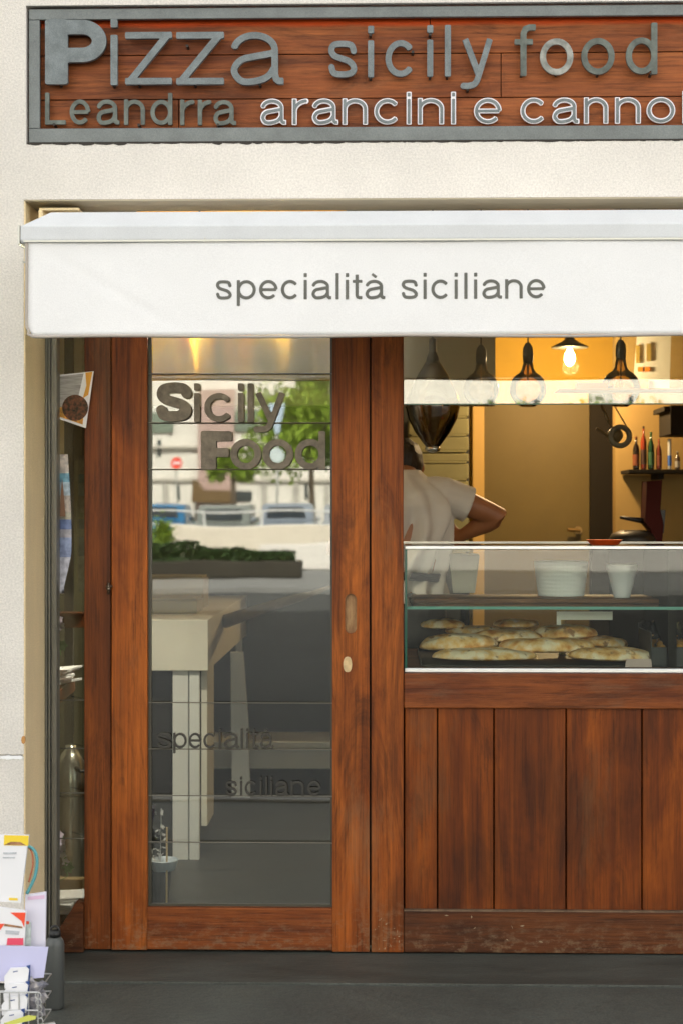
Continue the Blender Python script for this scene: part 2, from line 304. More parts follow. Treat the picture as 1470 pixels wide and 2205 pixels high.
def outline(strokes, iso=0.0):
    wm = min(s[1] for s in strokes); allp = np.array([p for s in strokes for p in s[0]]); pad = max(s[1] for s in strokes) * .75 + iso * 2
    lo = allp.min(0) - pad; hi = allp.max(0) + pad; st = min(wm / 7, (hi[1] - lo[1]) / 26)
    xs = np.arange(lo[0], hi[0] + st, st); ys = np.arange(lo[1], hi[1] + st, st); gx, gy = np.meshgrid(xs, ys, indexing='ij'); D = np.full(gx.shape, 1e3)
    for pts, w in strokes:
        n = len(pts); closed = math.hypot(pts[0][0] - pts[-1][0], pts[0][1] - pts[-1][1]) < 1e-7
        for i in range(n - 1):
            ax, ay = pts[i]; bx, by = pts[i + 1]; L = math.hypot(bx - ax, by - ay)
            if L < 1e-9: continue
            ux, uy = (bx - ax) / L, (by - ay) / L; t = (gx - ax) * ux + (gy - ay) * uy; pr = np.abs(-(gx - ax) * uy + (gy - ay) * ux)
            e = np.maximum(np.maximum(-t, t - L), 0); d = np.hypot(pr, e) - w / 2
            if not closed:
                if i == 0: d = np.where(t < 0, np.maximum(pr - w / 2, -t), d)
                if i == n - 2: d = np.where(t > L, np.maximum(pr - w / 2, t - L), d)
            D = np.minimum(D, d)
    D = D - iso; nx, ny = D.shape; seg = {}
    def ip(a, b):
        va, vb = D[a], D[b]; k = va / (va - vb); return (xs[a[0]] + (xs[b[0]] - xs[a[0]]) * k, ys[a[1]] + (ys[b[1]] - ys[a[1]]) * k)
    ins = D < 0; mixed = np.argwhere((ins[:-1, :-1].astype(int) + ins[1:, :-1] + ins[:-1, 1:] + ins[1:, 1:]) % 4 != 0)
    for i, j in mixed:
        c = [(i, j), (i + 1, j), (i + 1, j + 1), (i, j + 1)]; s_ = [bool(ins[q]) for q in c]; cr = []
        for k in range(4):
            a, b = c[k], c[(k + 1) % 4]
            if s_[k] != s_[(k + 1) % 4]: cr.append((tuple(sorted((a, b))), s_[k]))
        outs = [q for q in cr if q[1]]; inn = [q for q in cr if not q[1]]
        if len(cr) == 2: seg[outs[0][0]] = inn[0][0]
        else:
            for k, q in enumerate(cr):
                if q[1]: seg[q[0]] = cr[(k - 1) % 4][0]
    loops = []; left = dict(seg)
    while left:
        s0, nx_ = left.popitem(); lp = [s0]
        while nx_ != s0 and nx_ in left: lp.append(nx_); nx_ = left.pop(nx_)
        if len(lp) > 5:
            pl = [ip(*e) for e in lp]; out = [pl[0]]
            for k in range(1, len(pl) - 1):      # drop points on straight runs
                a, b, c = out[-1], pl[k], pl[k + 1]
                cr_ = abs((b[0] - a[0]) * (c[1] - a[1]) - (b[1] - a[1]) * (c[0] - a[0])); l = math.hypot(c[0] - a[0], c[1] - a[1]) + 1e-9
                if cr_ / l > st * .035: out.append(b)
            out.append(pl[-1]); loops.append(out)
    return loops
def area(l): return .5 * sum(l[i][0] * l[(i + 1) % len(l)][1] - l[(i + 1) % len(l)][0] * l[i][1] for i in range(len(l)))
def inside(p, l):
    c = False
    for i in range(len(l)):
        a, b = l[i], l[i - 1]
        if (a[1] > p[1]) != (b[1] > p[1]) and p[0] < (b[0] - a[0]) * (p[1] - a[1]) / (b[1] - a[1]) + a[0]: c = not c
    return c
def letter_mb(strokes, x0, z0, Y, th, iso=0, mb=None):
    mb = mb or MB(); ls = outline(strokes, iso); ls.sort(key=lambda l: -abs(area(l)))
    depth = [sum(inside(l[0], m) for m in ls if m is not l) for l in ls]
    for o, dp in zip(ls, depth):
        if dp % 2: continue
        grp = [o] + [l for l, d2 in zip(ls, depth) if d2 == dp + 1 and inside(l[0], o)]
        flat = [p for l in grp for p in l]; tr = tessellate_polygon([[Vector((p[0], p[1], 0)) for p in l] for l in grp]); n = len(flat)
        vs = [(x0 + p[0], Y, z0 + p[1]) for p in flat] + [(x0 + p[0], Y + th, z0 + p[1]) for p in flat]; fs = [tuple(t) for t in tr]
        if th > .0009:
            fs += [tuple(n + i for i in reversed(t)) for t in tr]; k = 0
            for l in grp:
                m_ = len(l); fs += [(k + i, k + (i + 1) % m_, n + k + (i + 1) % m_, n + k + i) for i in range(m_)]; k += m_
        mb.add(vs, fs)
    return mb
def text(items, base, xh, asc, w, Y, th, m, parent, iso=0, name='letter', slope=(0, 0), bolds={}, out=None, mats={}):
    """items: (character, px0, px1); heights in photo pixels, base px y interpolates by slope"""
    made = []
    for k, (ch, a, b) in enumerate(items):
        by = base + slope[0] * ((a + b) / 2 - slope[1]); p0 = P(a, by, Y); p1 = P(b, by, Y); sc = (P(a, by - 100, Y).z - p0.z) / 100
        W = p1.x - p0.x; ww = bolds.get(k, w) * sc
        g = glyph(ch, W, xh * sc, ww, asc * sc)
        if out is not None: letter_mb(g, p0.x, p0.z, Y, th, iso, out)
        else: made.append(letter_mb(g, p0.x, p0.z, Y, th, iso).build(name, mats.get(k, m), parent))
    return made

# ================================================================== SETTING
YF = -.37; XL = X(51, YF); XR = 2.75; ZL = P(300, 428, YF).z; SX0 = X(56, YF); SZ0 = P(60, 309, YF).z; SZ1 = P(60, 11, YF).z; HB = 19.5
g = MB().sheet([[(-400, -400, -.135), (-400, 400, -.135)], [(400, -400, -.135), (400, 400, -.135)]]).build('ground', MT['earth']); tag(g, kind='structure')
tag(MB().box((-1.0, -.345, -.12), (3.0, .10, 0)).build('threshold', MT['threshold'], bevel=.001), kind='structure')
pvm = MB(); xe = [-12, -3.1, -1.6, 1.95, 2.5, 12]; ye = [-2.6, -1.95, -1.15, -.349]
for a, b in zip(xe, xe[1:]):
    for c_, d_ in zip(ye, ye[1:]): pvm.box((a + .003, c_ + .003, -.13), (b - .003, d_ - .0, -.006))
pvm.box((-12, -.3485, -.13), (-1.004, .0, -.006)).box((3.004, -.3485, -.13), (12, 0, -.006)); tag(pvm.build('pavement', MT['paving']), kind='structure')
tag(MB().box((-60, -24, -.132), (60, -2.75, -.12)).build('road', MT['asphalt']), kind='structure')
tag(MB().box((-60, -2.75, -.131), (60, -2.6, .006)).build('kerb', MT['kerb'], bevel=.01), kind='structure')
tag(MB().box((-60, -41, -.13), (60, -24, -.03)).build('far_pavement', MT['far_pave']), kind='structure')
tag(MB().box((-60, -74, -.13), (60, -41, .12)).build('car_park', mat('car_park_asphalt', (.20, .20, .19), .85, var=.1)), kind='structure')

# ------------------------------------------------------------------ the shop building (wall, reveals)
b0 = empty('shop_building', (0, YF, 0), 'cream stuccoed shop front wall around the sign and the awning', 'building')
mb = MB(); yb = .35
mb.box((-8, YF, 0), (XL, .10, P(20, 1627, YF).z - .003)).box((-8, YF, P(20, 1627, YF).z + .003), (XL, .10, SZ0))   # pier with a joint
mb.box((-8, YF + .012, P(20, 1627, YF).z - .003), (XL, .10, P(20, 1627, YF).z + .003))
mb.box((XL, YF, ZL), (9, -.20, SZ0)).box((-8, YF, SZ0), (SX0, .10, SZ1)).box((-8, YF, SZ1), (9, .10, HB)).box((3.2, YF, SZ0), (9, .10, SZ1))
mb.box((SX0, -.20, ZL + .14), (9, .10, SZ0)).box((SX0, -.235, SZ0), (3.2, .10, SZ1)).box((XR, YF, 0), (9, .10, ZL)).box((XR, -.20, ZL), (9, .10, ZL + .14))
mb.build('wall', MT['stucco'], b0)
MB().box((-8, .10, 3.1), (9, 9, HB)).box((-8, .10, 0), (-1.6, 9, 3.1)).box((3.3, .10, 0), (9, 9, 3.1)).build('upper_floors', MT['stucco'], b0)
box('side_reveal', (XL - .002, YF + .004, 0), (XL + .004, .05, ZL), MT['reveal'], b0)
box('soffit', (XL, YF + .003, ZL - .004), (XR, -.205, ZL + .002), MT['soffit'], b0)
pm = MB(); rr = random.Random(5)   # ragged white filler smeared along the joint of the pier
zc = P(20, 1627, YF).z
for k in range(9):
    x = XL - .012 - k * .011; r_ = rr.uniform(.004, .009)
    pm.prism([(x + r_ * 1.3 * math.cos(a), zc - .006 + r_ * .7 * math.sin(a) * rr.uniform(.7, 1.2)) for a in [i * .7 for i in range(9)]], YF - .0015 - .0002 * k, YF + .01)
pm.build('filler_patch', mat('white_filler', (.85, .85, .86), .9), b0)
MB().prism([(XL - .001 + .006 * math.cos(a), zc + .045 + .012 * math.sin(a)) for a in [i * .8 for i in range(8)]], YF - .0015, YF + .004).build('rust_spot', mat('rust_spot', (.5, .25, .08), .9), b0)

cm_ = mat('dark_gap', (.035, .03, .025), .9); ce = MB(); x = SX0 + .003; k = 0
while x < 1.4:      # chipped plaster lip under the sign: a ragged dark gap
    wd = rr.uniform(.012, .07); hh = rr.choice([.0012, .0018, .003, .0042]) * (1.5 if x < .0 else .8); m_ = rr.uniform(.3, .7)
    ce.prism([(x, SZ0 + .004), (x + wd, SZ0 + .004), (x + wd, SZ0 - hh * .3), (x + wd * .8, SZ0 - hh * .8), (x + wd * m_, SZ0 - hh), (x + wd * .2, SZ0 - hh * .6), (x, SZ0 - hh * .3)], YF - .0012, YF + .004); x += wd + .0004
ce.build('chipped_edge', cm_, b0)
# interior room
tag(box('interior_floor', (-1.55, .10, -.12), (3.25, 3.35, -.002), MT['in_floor']), kind='structure')
tag(box('interior_ceiling', (-1.55, .10, 2.85), (3.25, 3.35, 3.0), MT['in_ceiling']), kind='structure')
YB = 3.2
tag(box('interior_wall_back', (-1.55, YB, 0), (3.25, YB + .12, 2.85), MT['in_wall']), kind='structure')
tag(box('interior_wall_left', (-1.55, .10, 0), (-1.45, YB, 2.85), MT['in_wall_grey']), kind='structure')
tag(box('interior_wall_right', (3.15, .10, 0), (3.25, YB, 2.85), MT['in_wall']), kind='structure')
xg0, xg1 = X(600, 3.0), X(1066, 3.0)
tag(box('interior_bulkhead', (-1.45, 2.0, P(1000, 872, 2.0).z), (X(1066, 2.0), 2.1, 2.85), MT['in_wall_grey']), kind='structure')

# ================================================================== SIGN
sg = empty('shop_sign', (0, YF, SZ0), 'long dark red plank sign in a grey metal frame with raised Pizza lettering', 'sign')
fz0, fz1 = SZ0 + .006, SZ1 - .006; fx0 = SX0 + .005; YS = YF + .012; fw = .046
zi0 = P(60, 276, YS).z; zi1 = P(60, 42, YS).z; xi0 = X(88, YS); XS1 = 3.15
FT = .014; mb = MB().box((fx0, YS, fz0), (XS1, YS + FT, zi0)).box((fx0, YS, zi1), (XS1, YS + FT, fz1)).box((fx0, YS, zi0), (xi0 - .003, YS + FT, zi1)).box((XS1 - .05, YS, zi0), (XS1, YS + FT, zi1))
mb.build('frame', MT['grey_metal'], sg, bevel=.002)
YP = YS + .034; seams = [fz0 + .012, P(60, 215, YP).z, P(60, 120, YP).z, fz1 - .012]
joints = [[X(385, YP), X(1900, YP)], [X(1078, YP)], [X(926, YP), X(2000, YP)]]
for r in range(3):
    xs = [fx0 + .02] + joints[r] + [XS1 - .04]
    mb = MB()
    for a, b in zip(xs, xs[1:]): mb.box((a + .0012, YP, seams[r] + .0013), (b - .0012, YP + .018, seams[r + 1] - .0013))
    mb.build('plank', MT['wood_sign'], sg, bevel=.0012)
box('backing', (fx0 + .01, YP + .019, fz0 + .01), (XS1 - .01, YP + .03, fz1 - .01), MT['dark_pin'], sg)
YL = YS - .004
big = [('P', 97, 229), ('i', 237, 254), ('z', 270, 370), ('z', 380, 482), ('a', 497, 610)]
text([big[0]], 180, 138, 138, 40, YL, .014, MT['letter_metal'], sg)
text([big[1]], 182, 107, 142, 15, YL, .014, MT['letter_metal'], sg)
text(big[2:], 181, 113, 113, 14, YL, .014, MT['letter_metal'], sg)
ln = [('s', 707, 768), ('i', 790, 806), ('c', 829, 895), ('i', 918, 933), ('l', 956, 971), ('y', 994, 1061), ('f', 1108, 1152), ('o', 1162, 1234), ('o', 1251, 1323), ('d', 1347, 1415)]
cool = mat('letter_bare_steel', (.34, .34, .31), .5, .3, col2=(.10, .11, .10), vscale=26)
text(ln, 166, 79, 110, 13, YL + .006, .010, MT['letter_metal'], sg, slope=(-.011, 710), mats={6: MT['letter_dull'], 7: cool, 8: MT['letter_dull'], 9: MT['letter_dull']})
ll = [('L', 97, 141), ('e', 150, 194), ('a', 208, 257), ('n', 267, 312), ('d', 324, 371), ('r', 388, 417), ('r', 426, 453), ('a', 460, 508)]
text(ll, 267, 54, 68, 9, YL + .012, .010, MT['letter_dull'], sg, slope=(.004, 100))
la = [('a', 561, 616), ('r', 629, 662), ('a', 672, 728), ('n', 737, 791), ('c', 805, 862), ('i', 872, 888), ('n', 899, 955), ('i', 968, 983), ('e', 1020, 1079), ('c', 1120, 1177), ('a', 1189, 1246), ('n', 1257, 1309), ('n', 1324, 1379), ('o', 1392, 1453), ('l', 1467, 1482)]
text(la, 268, 56, 69, 10, YL + .018, .006, MT['letter_white'], sg, slope=(-.004, 560), iso=.0005)
text([(c, a + 1.8, b - 1.8) for c, a, b in la], 266.3, 52.6, 66, 6.2, YL + .0165, .003, MT['letter_metal'], sg, slope=(-.004, 560), name='letter_inlay')
for px, py in [(404, 100), (760, 112), (797, 168), (797, 76), (888, 113), (925, 166), (925, 75), (962, 165), (1006, 193), (1122, 160), (1197, 158), (1286, 160), (1400, 160), (130, 182), (245, 184), (300, 183), (420, 183), (560, 183), (118, 269), (300, 270), (470, 270)]:
    p = P(px, py, YL + .02); MB().tube([(p.x, YL + .008, p.z), (p.x, YP + .004, p.z)], .0042, 8).build('standoff_pin', MT['dark_pin'], sg)

# ================================================================== AWNING
YA = -.70; aw = empty('awning', (0, YA, P(700, 455, YA).z), 'white pull-out awning over the door and serving window', 'awning')
ax0 = X(58, YA); ax1 = 3.0; za = lambda py: P(300, py, YA).z
# bar: bevelled box, its end mitred back like in the photo
prof = [(YA, za(523)), (YA - .006, za(516)), (YA - .006, za(486)), (YA + .055, za(457) + .012), (YA + .12, za(455) + .016), (YA + .12, za(523))]
mb = MB(); bx0 = X(44, YA); cut = [0, 0, 0, .07, .085, 0]
vs = [(bx0 + cut[i], y, z) for i, (y, z) in enumerate(prof)] + [(ax1, y, z) for y, z in prof]; n = len(prof)
mb.add(vs, [tuple(range(n)), tuple(range(2 * n - 1, n - 1, -1))] + [(i, n + i, n + (i + 1) % n, (i + 1) % n) for i in range(n)])
mb.build('front_bar', MT['awning_paint'], aw, bevel=.003)
box('end_cap', (bx0 - .006, YA - .008, za(526)), (bx0 - .0005, YA + .09, za(484)), MT['alu_dull'], aw, bevel=.001)
zs0 = za(516)
MB().box((bx0 + .01, YA - .0085, zs0 - .006), (ax1, YA - .0065, zs0 - .001)).box((X(441, YA), YA - .0088, zs0 - .008), (X(443, YA), YA - .007, zs0 + .004)).build('bar_seam', MT['alu_dull'], aw)
zb = za(722); zt = za(521)
def vy(x, z):
    t = (zt - z) / (zt - zb)
    return YA + .0035 * math.sin(x * 5.1 + 1) * t + .0018 * math.sin(x * 17 + t * 2) * t + .0015 * math.sin((x * 7 + z * 9)) - .0045 * t + .0035 * math.exp(-((x + .82 - (zt - z) * 1.7) / .018) ** 2) * t * (1 - t) * 2.2 + .0012 * noise.noise(Vector((x * 9, z * 14, 2)))
g_ = []; NX = 220; NZ = 24
for i in range(NX + 1):
    x = ax0 + .003 + (ax1 - ax0 - .003) * i / NX; row = []
    for j in range(NZ + 1):
        t = j / NZ; z = zt + (zb - zt) * t
        cornr = 0 if (x - ax0) > .02 or t < .9 else .012 * (1 - (x - ax0) / .02) * ((t - .9) / .1)
        y = vy(x, z)
        row.append((x + cornr, y, z + cornr * .4))
    g_.append(row)
MB().sheet(g_).build('valance', MT['fabric_white'], aw, smooth=True, solid=.0012)
hp = [(g_[0][j][0] - .003, g_[0][j][1], g_[0][j][2]) for j in range(0, NZ)] + [(ax0 + .004, g_[0][-1][1], zb + .004), (ax0 + .018, g_[1][-1][1], zb - .003)] + [(r[-1][0], r[-1][1], zb - .0035 + .0018 * math.sin(r[-1][0] * 8)) for r in g_[2:]]
MB().tube(hp, .0042, 8).build('hem', MT['cord_grey'], aw, smooth=True)
# the cloth behind the bar and the roller in the recess
MB().sheet([[(x, YA + .115, za(455) + .012), (x, -.15, ZL - .065)] for x in (bx0 + .09, 2.7)]).build('cloth', MT['fabric_white'], aw, solid=.0015)
MB().tube([(XL + .06, -.14, ZL - .10), (2.7, -.14, ZL - .10)], .035, 20).build('roller', MT['alu_dull'], aw, smooth=False)
for x in (XL + .10, 2.5):
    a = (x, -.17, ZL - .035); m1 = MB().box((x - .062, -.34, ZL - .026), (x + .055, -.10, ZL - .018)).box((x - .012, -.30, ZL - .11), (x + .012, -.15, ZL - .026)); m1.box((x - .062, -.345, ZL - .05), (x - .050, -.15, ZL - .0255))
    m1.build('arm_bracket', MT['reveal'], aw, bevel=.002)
    MB().tube([(x + .05, -.2, ZL - .09), (x + .5, -.40, ZL - .11), (x + .1, YA + .06, za(500))], .013, 10).build('folding_arm', MT['alu_dull'], aw)
hk = MB().tube([(bx0 + .012, YA + .01, za(526)), (bx0 + .012, YA + .01, za(562))], .0028, 8).tube([(bx0 + .002, YA + .01, za(560)), (bx0 + .014, YA + .01, za(564))], .0022, 6)
hk.build('crank_hook', MT['alu_dull'], aw)
# printed words on the valance (ink film lies on the cloth)
fy = -.008
sp = [('s', 465, 499), ('p', 510, 551), ('e', 558, 598), ('c', 605, 644), ('i', 652, 663), ('a', 671, 713), ('l', 721, 731), ('i', 742, 752), ('t', 759, 779), ('à', 786, 828)]
sc_ = [('s', 864, 899), ('i', 909, 920), ('c', 928, 968), ('i', 976, 987), ('l', 997, 1008), ('i', 1018, 1029), ('a', 1038, 1080), ('n', 1087, 1125), ('e', 1134, 1174)]
tm = MB(); text(sp, 644.5, 42, 56, 6.9, YA + fy, .0006, None, None, slope=(-.004, 463), out=tm); text(sc_, 643, 42, 56, 6.9, YA + fy, .0006, None, None, slope=(-.004, 862), out=tm)
tm.v = [(v[0], vy(v[0], v[2]) + (v[1] - YA - fy) - .0016, v[2]) for v in tm.v]
tm.build('printed_lettering', MT['letter_print'], aw)

# ================================================================== DOOR
zd = lambda py: P(500, py, 0).z
dr = empty('door', (X(500), 0, 0), 'tall glazed wooden sliding door with Sicily Food lettering, left of the serving window', 'door')
zTop = ZL + .02; zBot = .006; YD0, YD1 = -.035, .02
x0, x1, x2, x3 = X(244), X(321), X(716), X(795)
box('stile', (x0, YD0, zBot), (x1, YD1, zTop), MT['wood_door'], dr, bevel=.003)
# right stile with its long pull recess cut in
px0, px1, pz0, pz1 = X(743), X(768), zd(1362), zd(1277)
cxp, rp = (px0 + px1) / 2, (px1 - px0) / 2
hole = [(cxp + rp * math.cos(R_(a)), pz1 - rp + rp * math.sin(R_(a))) for a in range(0, 181, 15)] + [(cxp + rp * math.cos(R_(a)), pz0 + rp + rp * math.sin(R_(a))) for a in range(180, 361, 15)]
outer = [(x2, zBot), (x3, zBot), (x3, zTop), (x2, zTop)]
tr = tessellate_polygon([[Vector((p[0], p[1], 0)) for p in outer], [Vector((p[0], p[1], 0)) for p in hole[::-1]]]); fl = outer + hole[::-1]
mb = MB(); mb.add([(p[0], YD0, p[1]) for p in fl], [tuple(t) for t in tr]); nh = len(hole)
mb.add([(p[0], YD0, p[1]) for p in hole] + [(p[0], YD0 + .014, p[1]) for p in hole], [(i, (i + 1) % nh, nh + (i + 1) % nh, nh + i) for i in range(nh)])
mb.add([(x2, YD0, zBot), (x2, YD1, zBot), (x2, YD1, zTop), (x2, YD0, zTop)], [(0, 1, 2, 3)]); mb.add([(x3, YD0, zBot), (x3, YD1, zBot), (x3, YD1, zTop), (x3, YD0, zTop)], [(0, 1, 2, 3)])
mb.add([(x2, YD1, zBot), (x3, YD1, zBot), (x3, YD1, zTop), (x2, YD1, zTop)], [(0, 1, 2, 3)])
mb.build('stile', MT['wood_door'], dr)
box('rebate', (x3 - .004, .0215, .01), (x3 + .012, .034, zTop), MT['dark_pin'], dr)
box('rebate', (X(242) - .003, .0315, .01), (X(244) + .003, .036, zTop), MT['dark_pin'], dr)
worn = mat('worn_pull_wood', (.46, .28, .12), .6, var=.3, vscale=30, col2=(.16, .06, .015), stretch=(1, 1, .3), bump=.3)
MB().prism([(cxp + (p[0] - cxp) * .995, p[1]) for p in hole], YD0 + .013, YD0 + .016).build('pull_recess', worn, dr)
ppx, ppz = X(748.5), zd(1428)
MB().prism([(ppx + .0135 * (1 if math.cos(R_(a)) > 0 else -1) * abs(math.cos(R_(a))) ** .7, ppz + .024 * math.sin(R_(a))) for a in range(0, 360, 18)], YD0 - .0025, YD0 + .002).build('lock_cover', mat('lock_cover_wood', (.58, .42, .22), .8, var=.2, vscale=60), dr)
box('bottom_rail', (x1 - .001, YD0 + .002, zBot + .002), (x2 + .001, YD1, zd(1950)), MT['wood_rail'], dr, bevel=.003)
box('top_rail', (x1 - .001, YD0 + .002, zTop - .12), (x2 + .001, YD1, zTop), MT['wood_rail'], dr, bevel=.003)
box('glass_pane', (x1 + .001, -.006, zd(1950) + .0005), (x2 - .001, -.001, zTop - .12), MT['glass'], dr)
bead = MB(); bd = .010
for a, b in ((x1, x1 + bd), (x2 - bd * .7, x2)): bead.box((a, -.016, zd(1950)), (b, -.0065, zTop - .12))
bead.box((x1, -.015, zd(1950)), (x2, -.0065, zd(1950) + .008)).build('glazing_bead', mat('glazing_bead', (.05, .045, .03), .4), dr)
wire = mat('wire_metal', (.17, .155, .12), .32, .8)
for py in (806, 911, 1011, 1512, 1612, 1712, 1812):
    z = zd(py); MB().tube([(x1, -.018, z), (x2, -.018, z + rnd.uniform(-.001, .001))], .0019, 8).build('wire', wire, dr)
YDL = -.030
text([('S', 337, 412)], 907, 84, 84, 22, YDL, .012, MT['letter_door'], dr)
text([('i', 418, 430), ('c', 440, 503), ('i', 512, 525), ('l', 533, 546), ('y', 549, 614)], 908, 62, 82, 12.5, YDL, .012, MT['letter_door'], dr)
text([('F', 433, 499)], 1010, 82, 82, 24, YDL, .012, MT['letter_door'], dr)
text([('o', 496, 562), ('o', 565, 631), ('d', 635, 700)], 1011, 66, 82, 14, YDL, .012, MT['letter_door'], dr)
dk = mat('letter_blackened', (.035, .033, .028), .45, .3)
text([('s', 338, 369), ('p', 373, 402), ('e', 406, 434), ('c', 438, 466), ('i', 471, 476), ('a', 482, 514), ('l', 518, 523), ('i', 530, 535), ('t', 539, 556), ('à', 560, 588)], 1612, 33, 42, 4.6, YDL + .004, .010, dk, dr)
text([('s', 486, 510), ('i', 516, 522), ('c', 527, 553), ('i', 559, 564), ('l', 571, 576), ('i', 582, 587), ('a', 593, 621), ('n', 626, 654), ('e', 662, 690)], 1714, 31, 40, 4.4, YDL + .004, .010, dk, dr)
lz = zd(1265); lx = X(240)
MB().tube([(lx, YD0 - .016, lz + .016), (lx, YD0 - .016, lz - .020)], .0045, 10).tube([(lx - .008, YD0 - .016, lz + .004), (lx + .010, YD0 - .010, lz + .006)], .004, 8).lathe([(.002, -.008), (.007, -.004), (.007, .003), (.002, .006)], (lx, YD0 - .018, lz - .002), 12).build('latch', mat('latch_metal', (.16, .13, .10), .3, .9), dr, smooth=True)

# ================================================================== SIDE WINDOW (left of the door)
sw = empty('side_window', (X(180), 0, 0), 'narrow dark side window with a wooden jamb between the grey track and the door', 'window')
jx0, jx1 = X(185), X(242)
box('jamb', (jx0, YD0 + .006, zBot), (jx1, YD1 + .01, zTop), MT['wood_jamb'], sw, bevel=.003)
wl = X(99)
MB().add([(wl, .056, .06), (jx0 + .004, -.004, .06), (jx0 + .004, -.004, zTop), (wl, .056, zTop), (wl, .060, .06), (jx0 + .004, .000, .06), (jx0 + .004, .000, zTop), (wl, .060, zTop)], [(0, 1, 2, 3), (7, 6, 5, 4), (0, 3, 7, 4), (1, 5, 6, 2), (0, 4, 5, 1), (3, 2, 6, 7)]).build('glass_pane', MT['glass'], sw)
pts = [(127, 2016), (131, 2000), (171, 1936), (180, 1938), (186, 1941), (186, 2043), (161, 2043), (159, 2053), (139, 2053), (136, 2041), (126, 2032)]
MB().prism([(X(a), zd(b) if zd(b) > .004 else .004) for a, b in pts], YD0 - .02, YD0 + .03).build('foot_block', MT['wood_plinth'], sw, bevel=.002)
box('sill', (wl, YD0 + .035, .004), (jx0, .062, .058), MT['wood_plinth'], sw)
for py in (1458 + 50, 1612, 1708, 1806): MB().tube([(wl, -.012, zd(py)), (jx0, -.012, zd(py))], .0018, 8).build('wire', wire, sw)

# grey gate track
YT = -.10; xa, xb = X(97, YT), X(122, YT)
tk = MB().box((xa, YT + .012, .004), (xb, YT + .05, ZL - .02)); wdt = xb - xa
for k, (u, v) in enumerate(((0, .16), (.30, .44), (.60, 1.0))): tk.box((xa + wdt * u, YT - .001 * k, .004), (xa + wdt * v, YT + .0115, ZL - .02))
tag(tk.build('gate_track', MT['track'], bevel=.0012), 'upright grey metal track of the shop gate beside the plaster reveal', 'gate track')

# ================================================================== COUNTER FRONT + SERVING WINDOW
cf = empty('counter_front', (X(1170), 0, 0), 'reddish brown panelled wooden counter front under the glass case', 'counter')
s0, s1 = X(799), X(868)
box('post', (s0, YD0, .004), (s1, .04, zTop), MT['wood_door'], cf, bevel=.003)
XRR = 2.68; zr1 = zd(1447); zr0 = P(1100, 1524, 0).z; zb1 = P(1100, 1958, 0).z
box('top_rail', (s1 + .001, YD0 + .004, zr0), (XRR, .05, zr1 + .0), MT['wood_rail'], cf, bevel=.004)
wr_ = random.Random(11)
sc_m = mat('scuff_paint', (.27, .20, .12), .9); sf = MB()
for k in range(24):      # scratches and splashes of old paint at the foot of the post and the rail
    a_ = wr_.choice((0, 0, 1)); x = wr_.uniform(s0 + .006, s1 - .008) if not a_ else wr_.uniform(s1 + .01, s1 + .45); z = .01 + abs(wr_.gauss(0, .055)) if not a_ else wr_.uniform(.02, .12); an = wr_.uniform(0, 3.14); l_ = wr_.uniform(.0015, .007); t_ = wr_.uniform(.0006, .0018)
    u_ = (math.cos(an) * l_, math.sin(an) * l_); n_ = (-math.sin(an) * t_, math.cos(an) * t_)
    if z - l_ > .006 and s0 + .012 < x and (a_ or x < s1 - .012): sf.prism([(x - u_[0], z - u_[1]), (x + n_[0], z + n_[1]), (x + u_[0], z + u_[1]), (x - n_[0] * 1.6, z - n_[1] * 1.6)], YD0 - .0007 - .00001 * k, YD0 + .002)
tag(sf.build('paint_scuffs', sc_m, cf), kind='stuff')
box('bottom_rail', (s1 + .001, YD0 + .001, .004), (XRR, .05, zb1), MT['wood_plinth'], cf, bevel=.004)
box('ledge', (s1 + .001, YD0 - .004, zb1 + .0005), (XRR, YD0 + .012, zb1 + .005), mat('ledge_worn', (.13, .08, .045), .8, var=.4, vscale=25), cf)
xs = [s1 + .002, X(941), X(1062), X(1217), X(1380), X(1560), X(1720), X(1880), X(2050), X(2230), XRR]
for a, b in zip(xs, xs[1:]):
    MB().box((a + .002, YD0 + .018 + rnd.uniform(0, .002), zb1 - .01), (b - .002, .04, zr0 + .01)).build('board', MT['wood_panel'], cf, bevel=.003)
box('backing', (s1, .041, .01), (XRR, .055, zr1 - .01), MT['in_dark'], cf)

uw = empty('upper_window', (X(1170), 0, P(1170, 870, 0).z), 'fixed glass pane hanging over the open serving hatch', 'window')
zu = P(1170, 869, 0).z
box('glass_pane', (s1 + .002, -.008, zu), (XRR, -.002, zTop), MT['glass'], uw)
box('pane_edge', (s1 + .002, -.0085, zu - .0035), (XRR, -.0015, zu - .0003), MT['glass_edge'], uw)

# display case
YC0, YC1 = -.004, .74; zc1 = P(1170, 1183, 0).z; zc0 = zr1 + .0005
dc = empty('display_case', (X(1170), .35, zc0), 'glass display case of flatbreads on the wooden counter', 'display case')
xc0, xc1 = s1 + .004, XRR - .02
box('bottom_rail', (xc0, YC0 - .006, zc0), (xc1, YC0 + .012, zc0 + .013), MT['alu'], dc, bevel=.002)
box('top_rail', (xc0, YC0 - .004, zc1), (xc1, YC0 + .010, zc1 + .011), MT['alu'], dc, bevel=.002)
box('back_rail', (xc0, YC1 - .012, zc1 + .004), (xc1, YC1, zc1 + .011), MT['alu_dull'], dc, bevel=.001)
box('front_pane', (xc0 + .008, YC0, zc0 + .0135), (xc1, YC0 + .004, zc1 - .0005), MT['glass_clear'], dc)
box('top_pane', (xc0 + .001, YC0 + .0105, zc1 + .002), (xc1, YC1 - .0125, zc1 + .007), MT['glass_clear'], dc)
box('side_pane', (xc0 + .001, YC0 + .0045, zc0 + .014), (xc0 + .005, YC1 - .02, zc1 - .001), MT['glass_clear'], dc)
box('pane_edge', (xc0, YC0 - .003, zc0 + .0135), (xc0 + .0075, YC0 + .0042, zc1 - .0005), MT['glass_edge'], dc)
zsf = zd(1312)
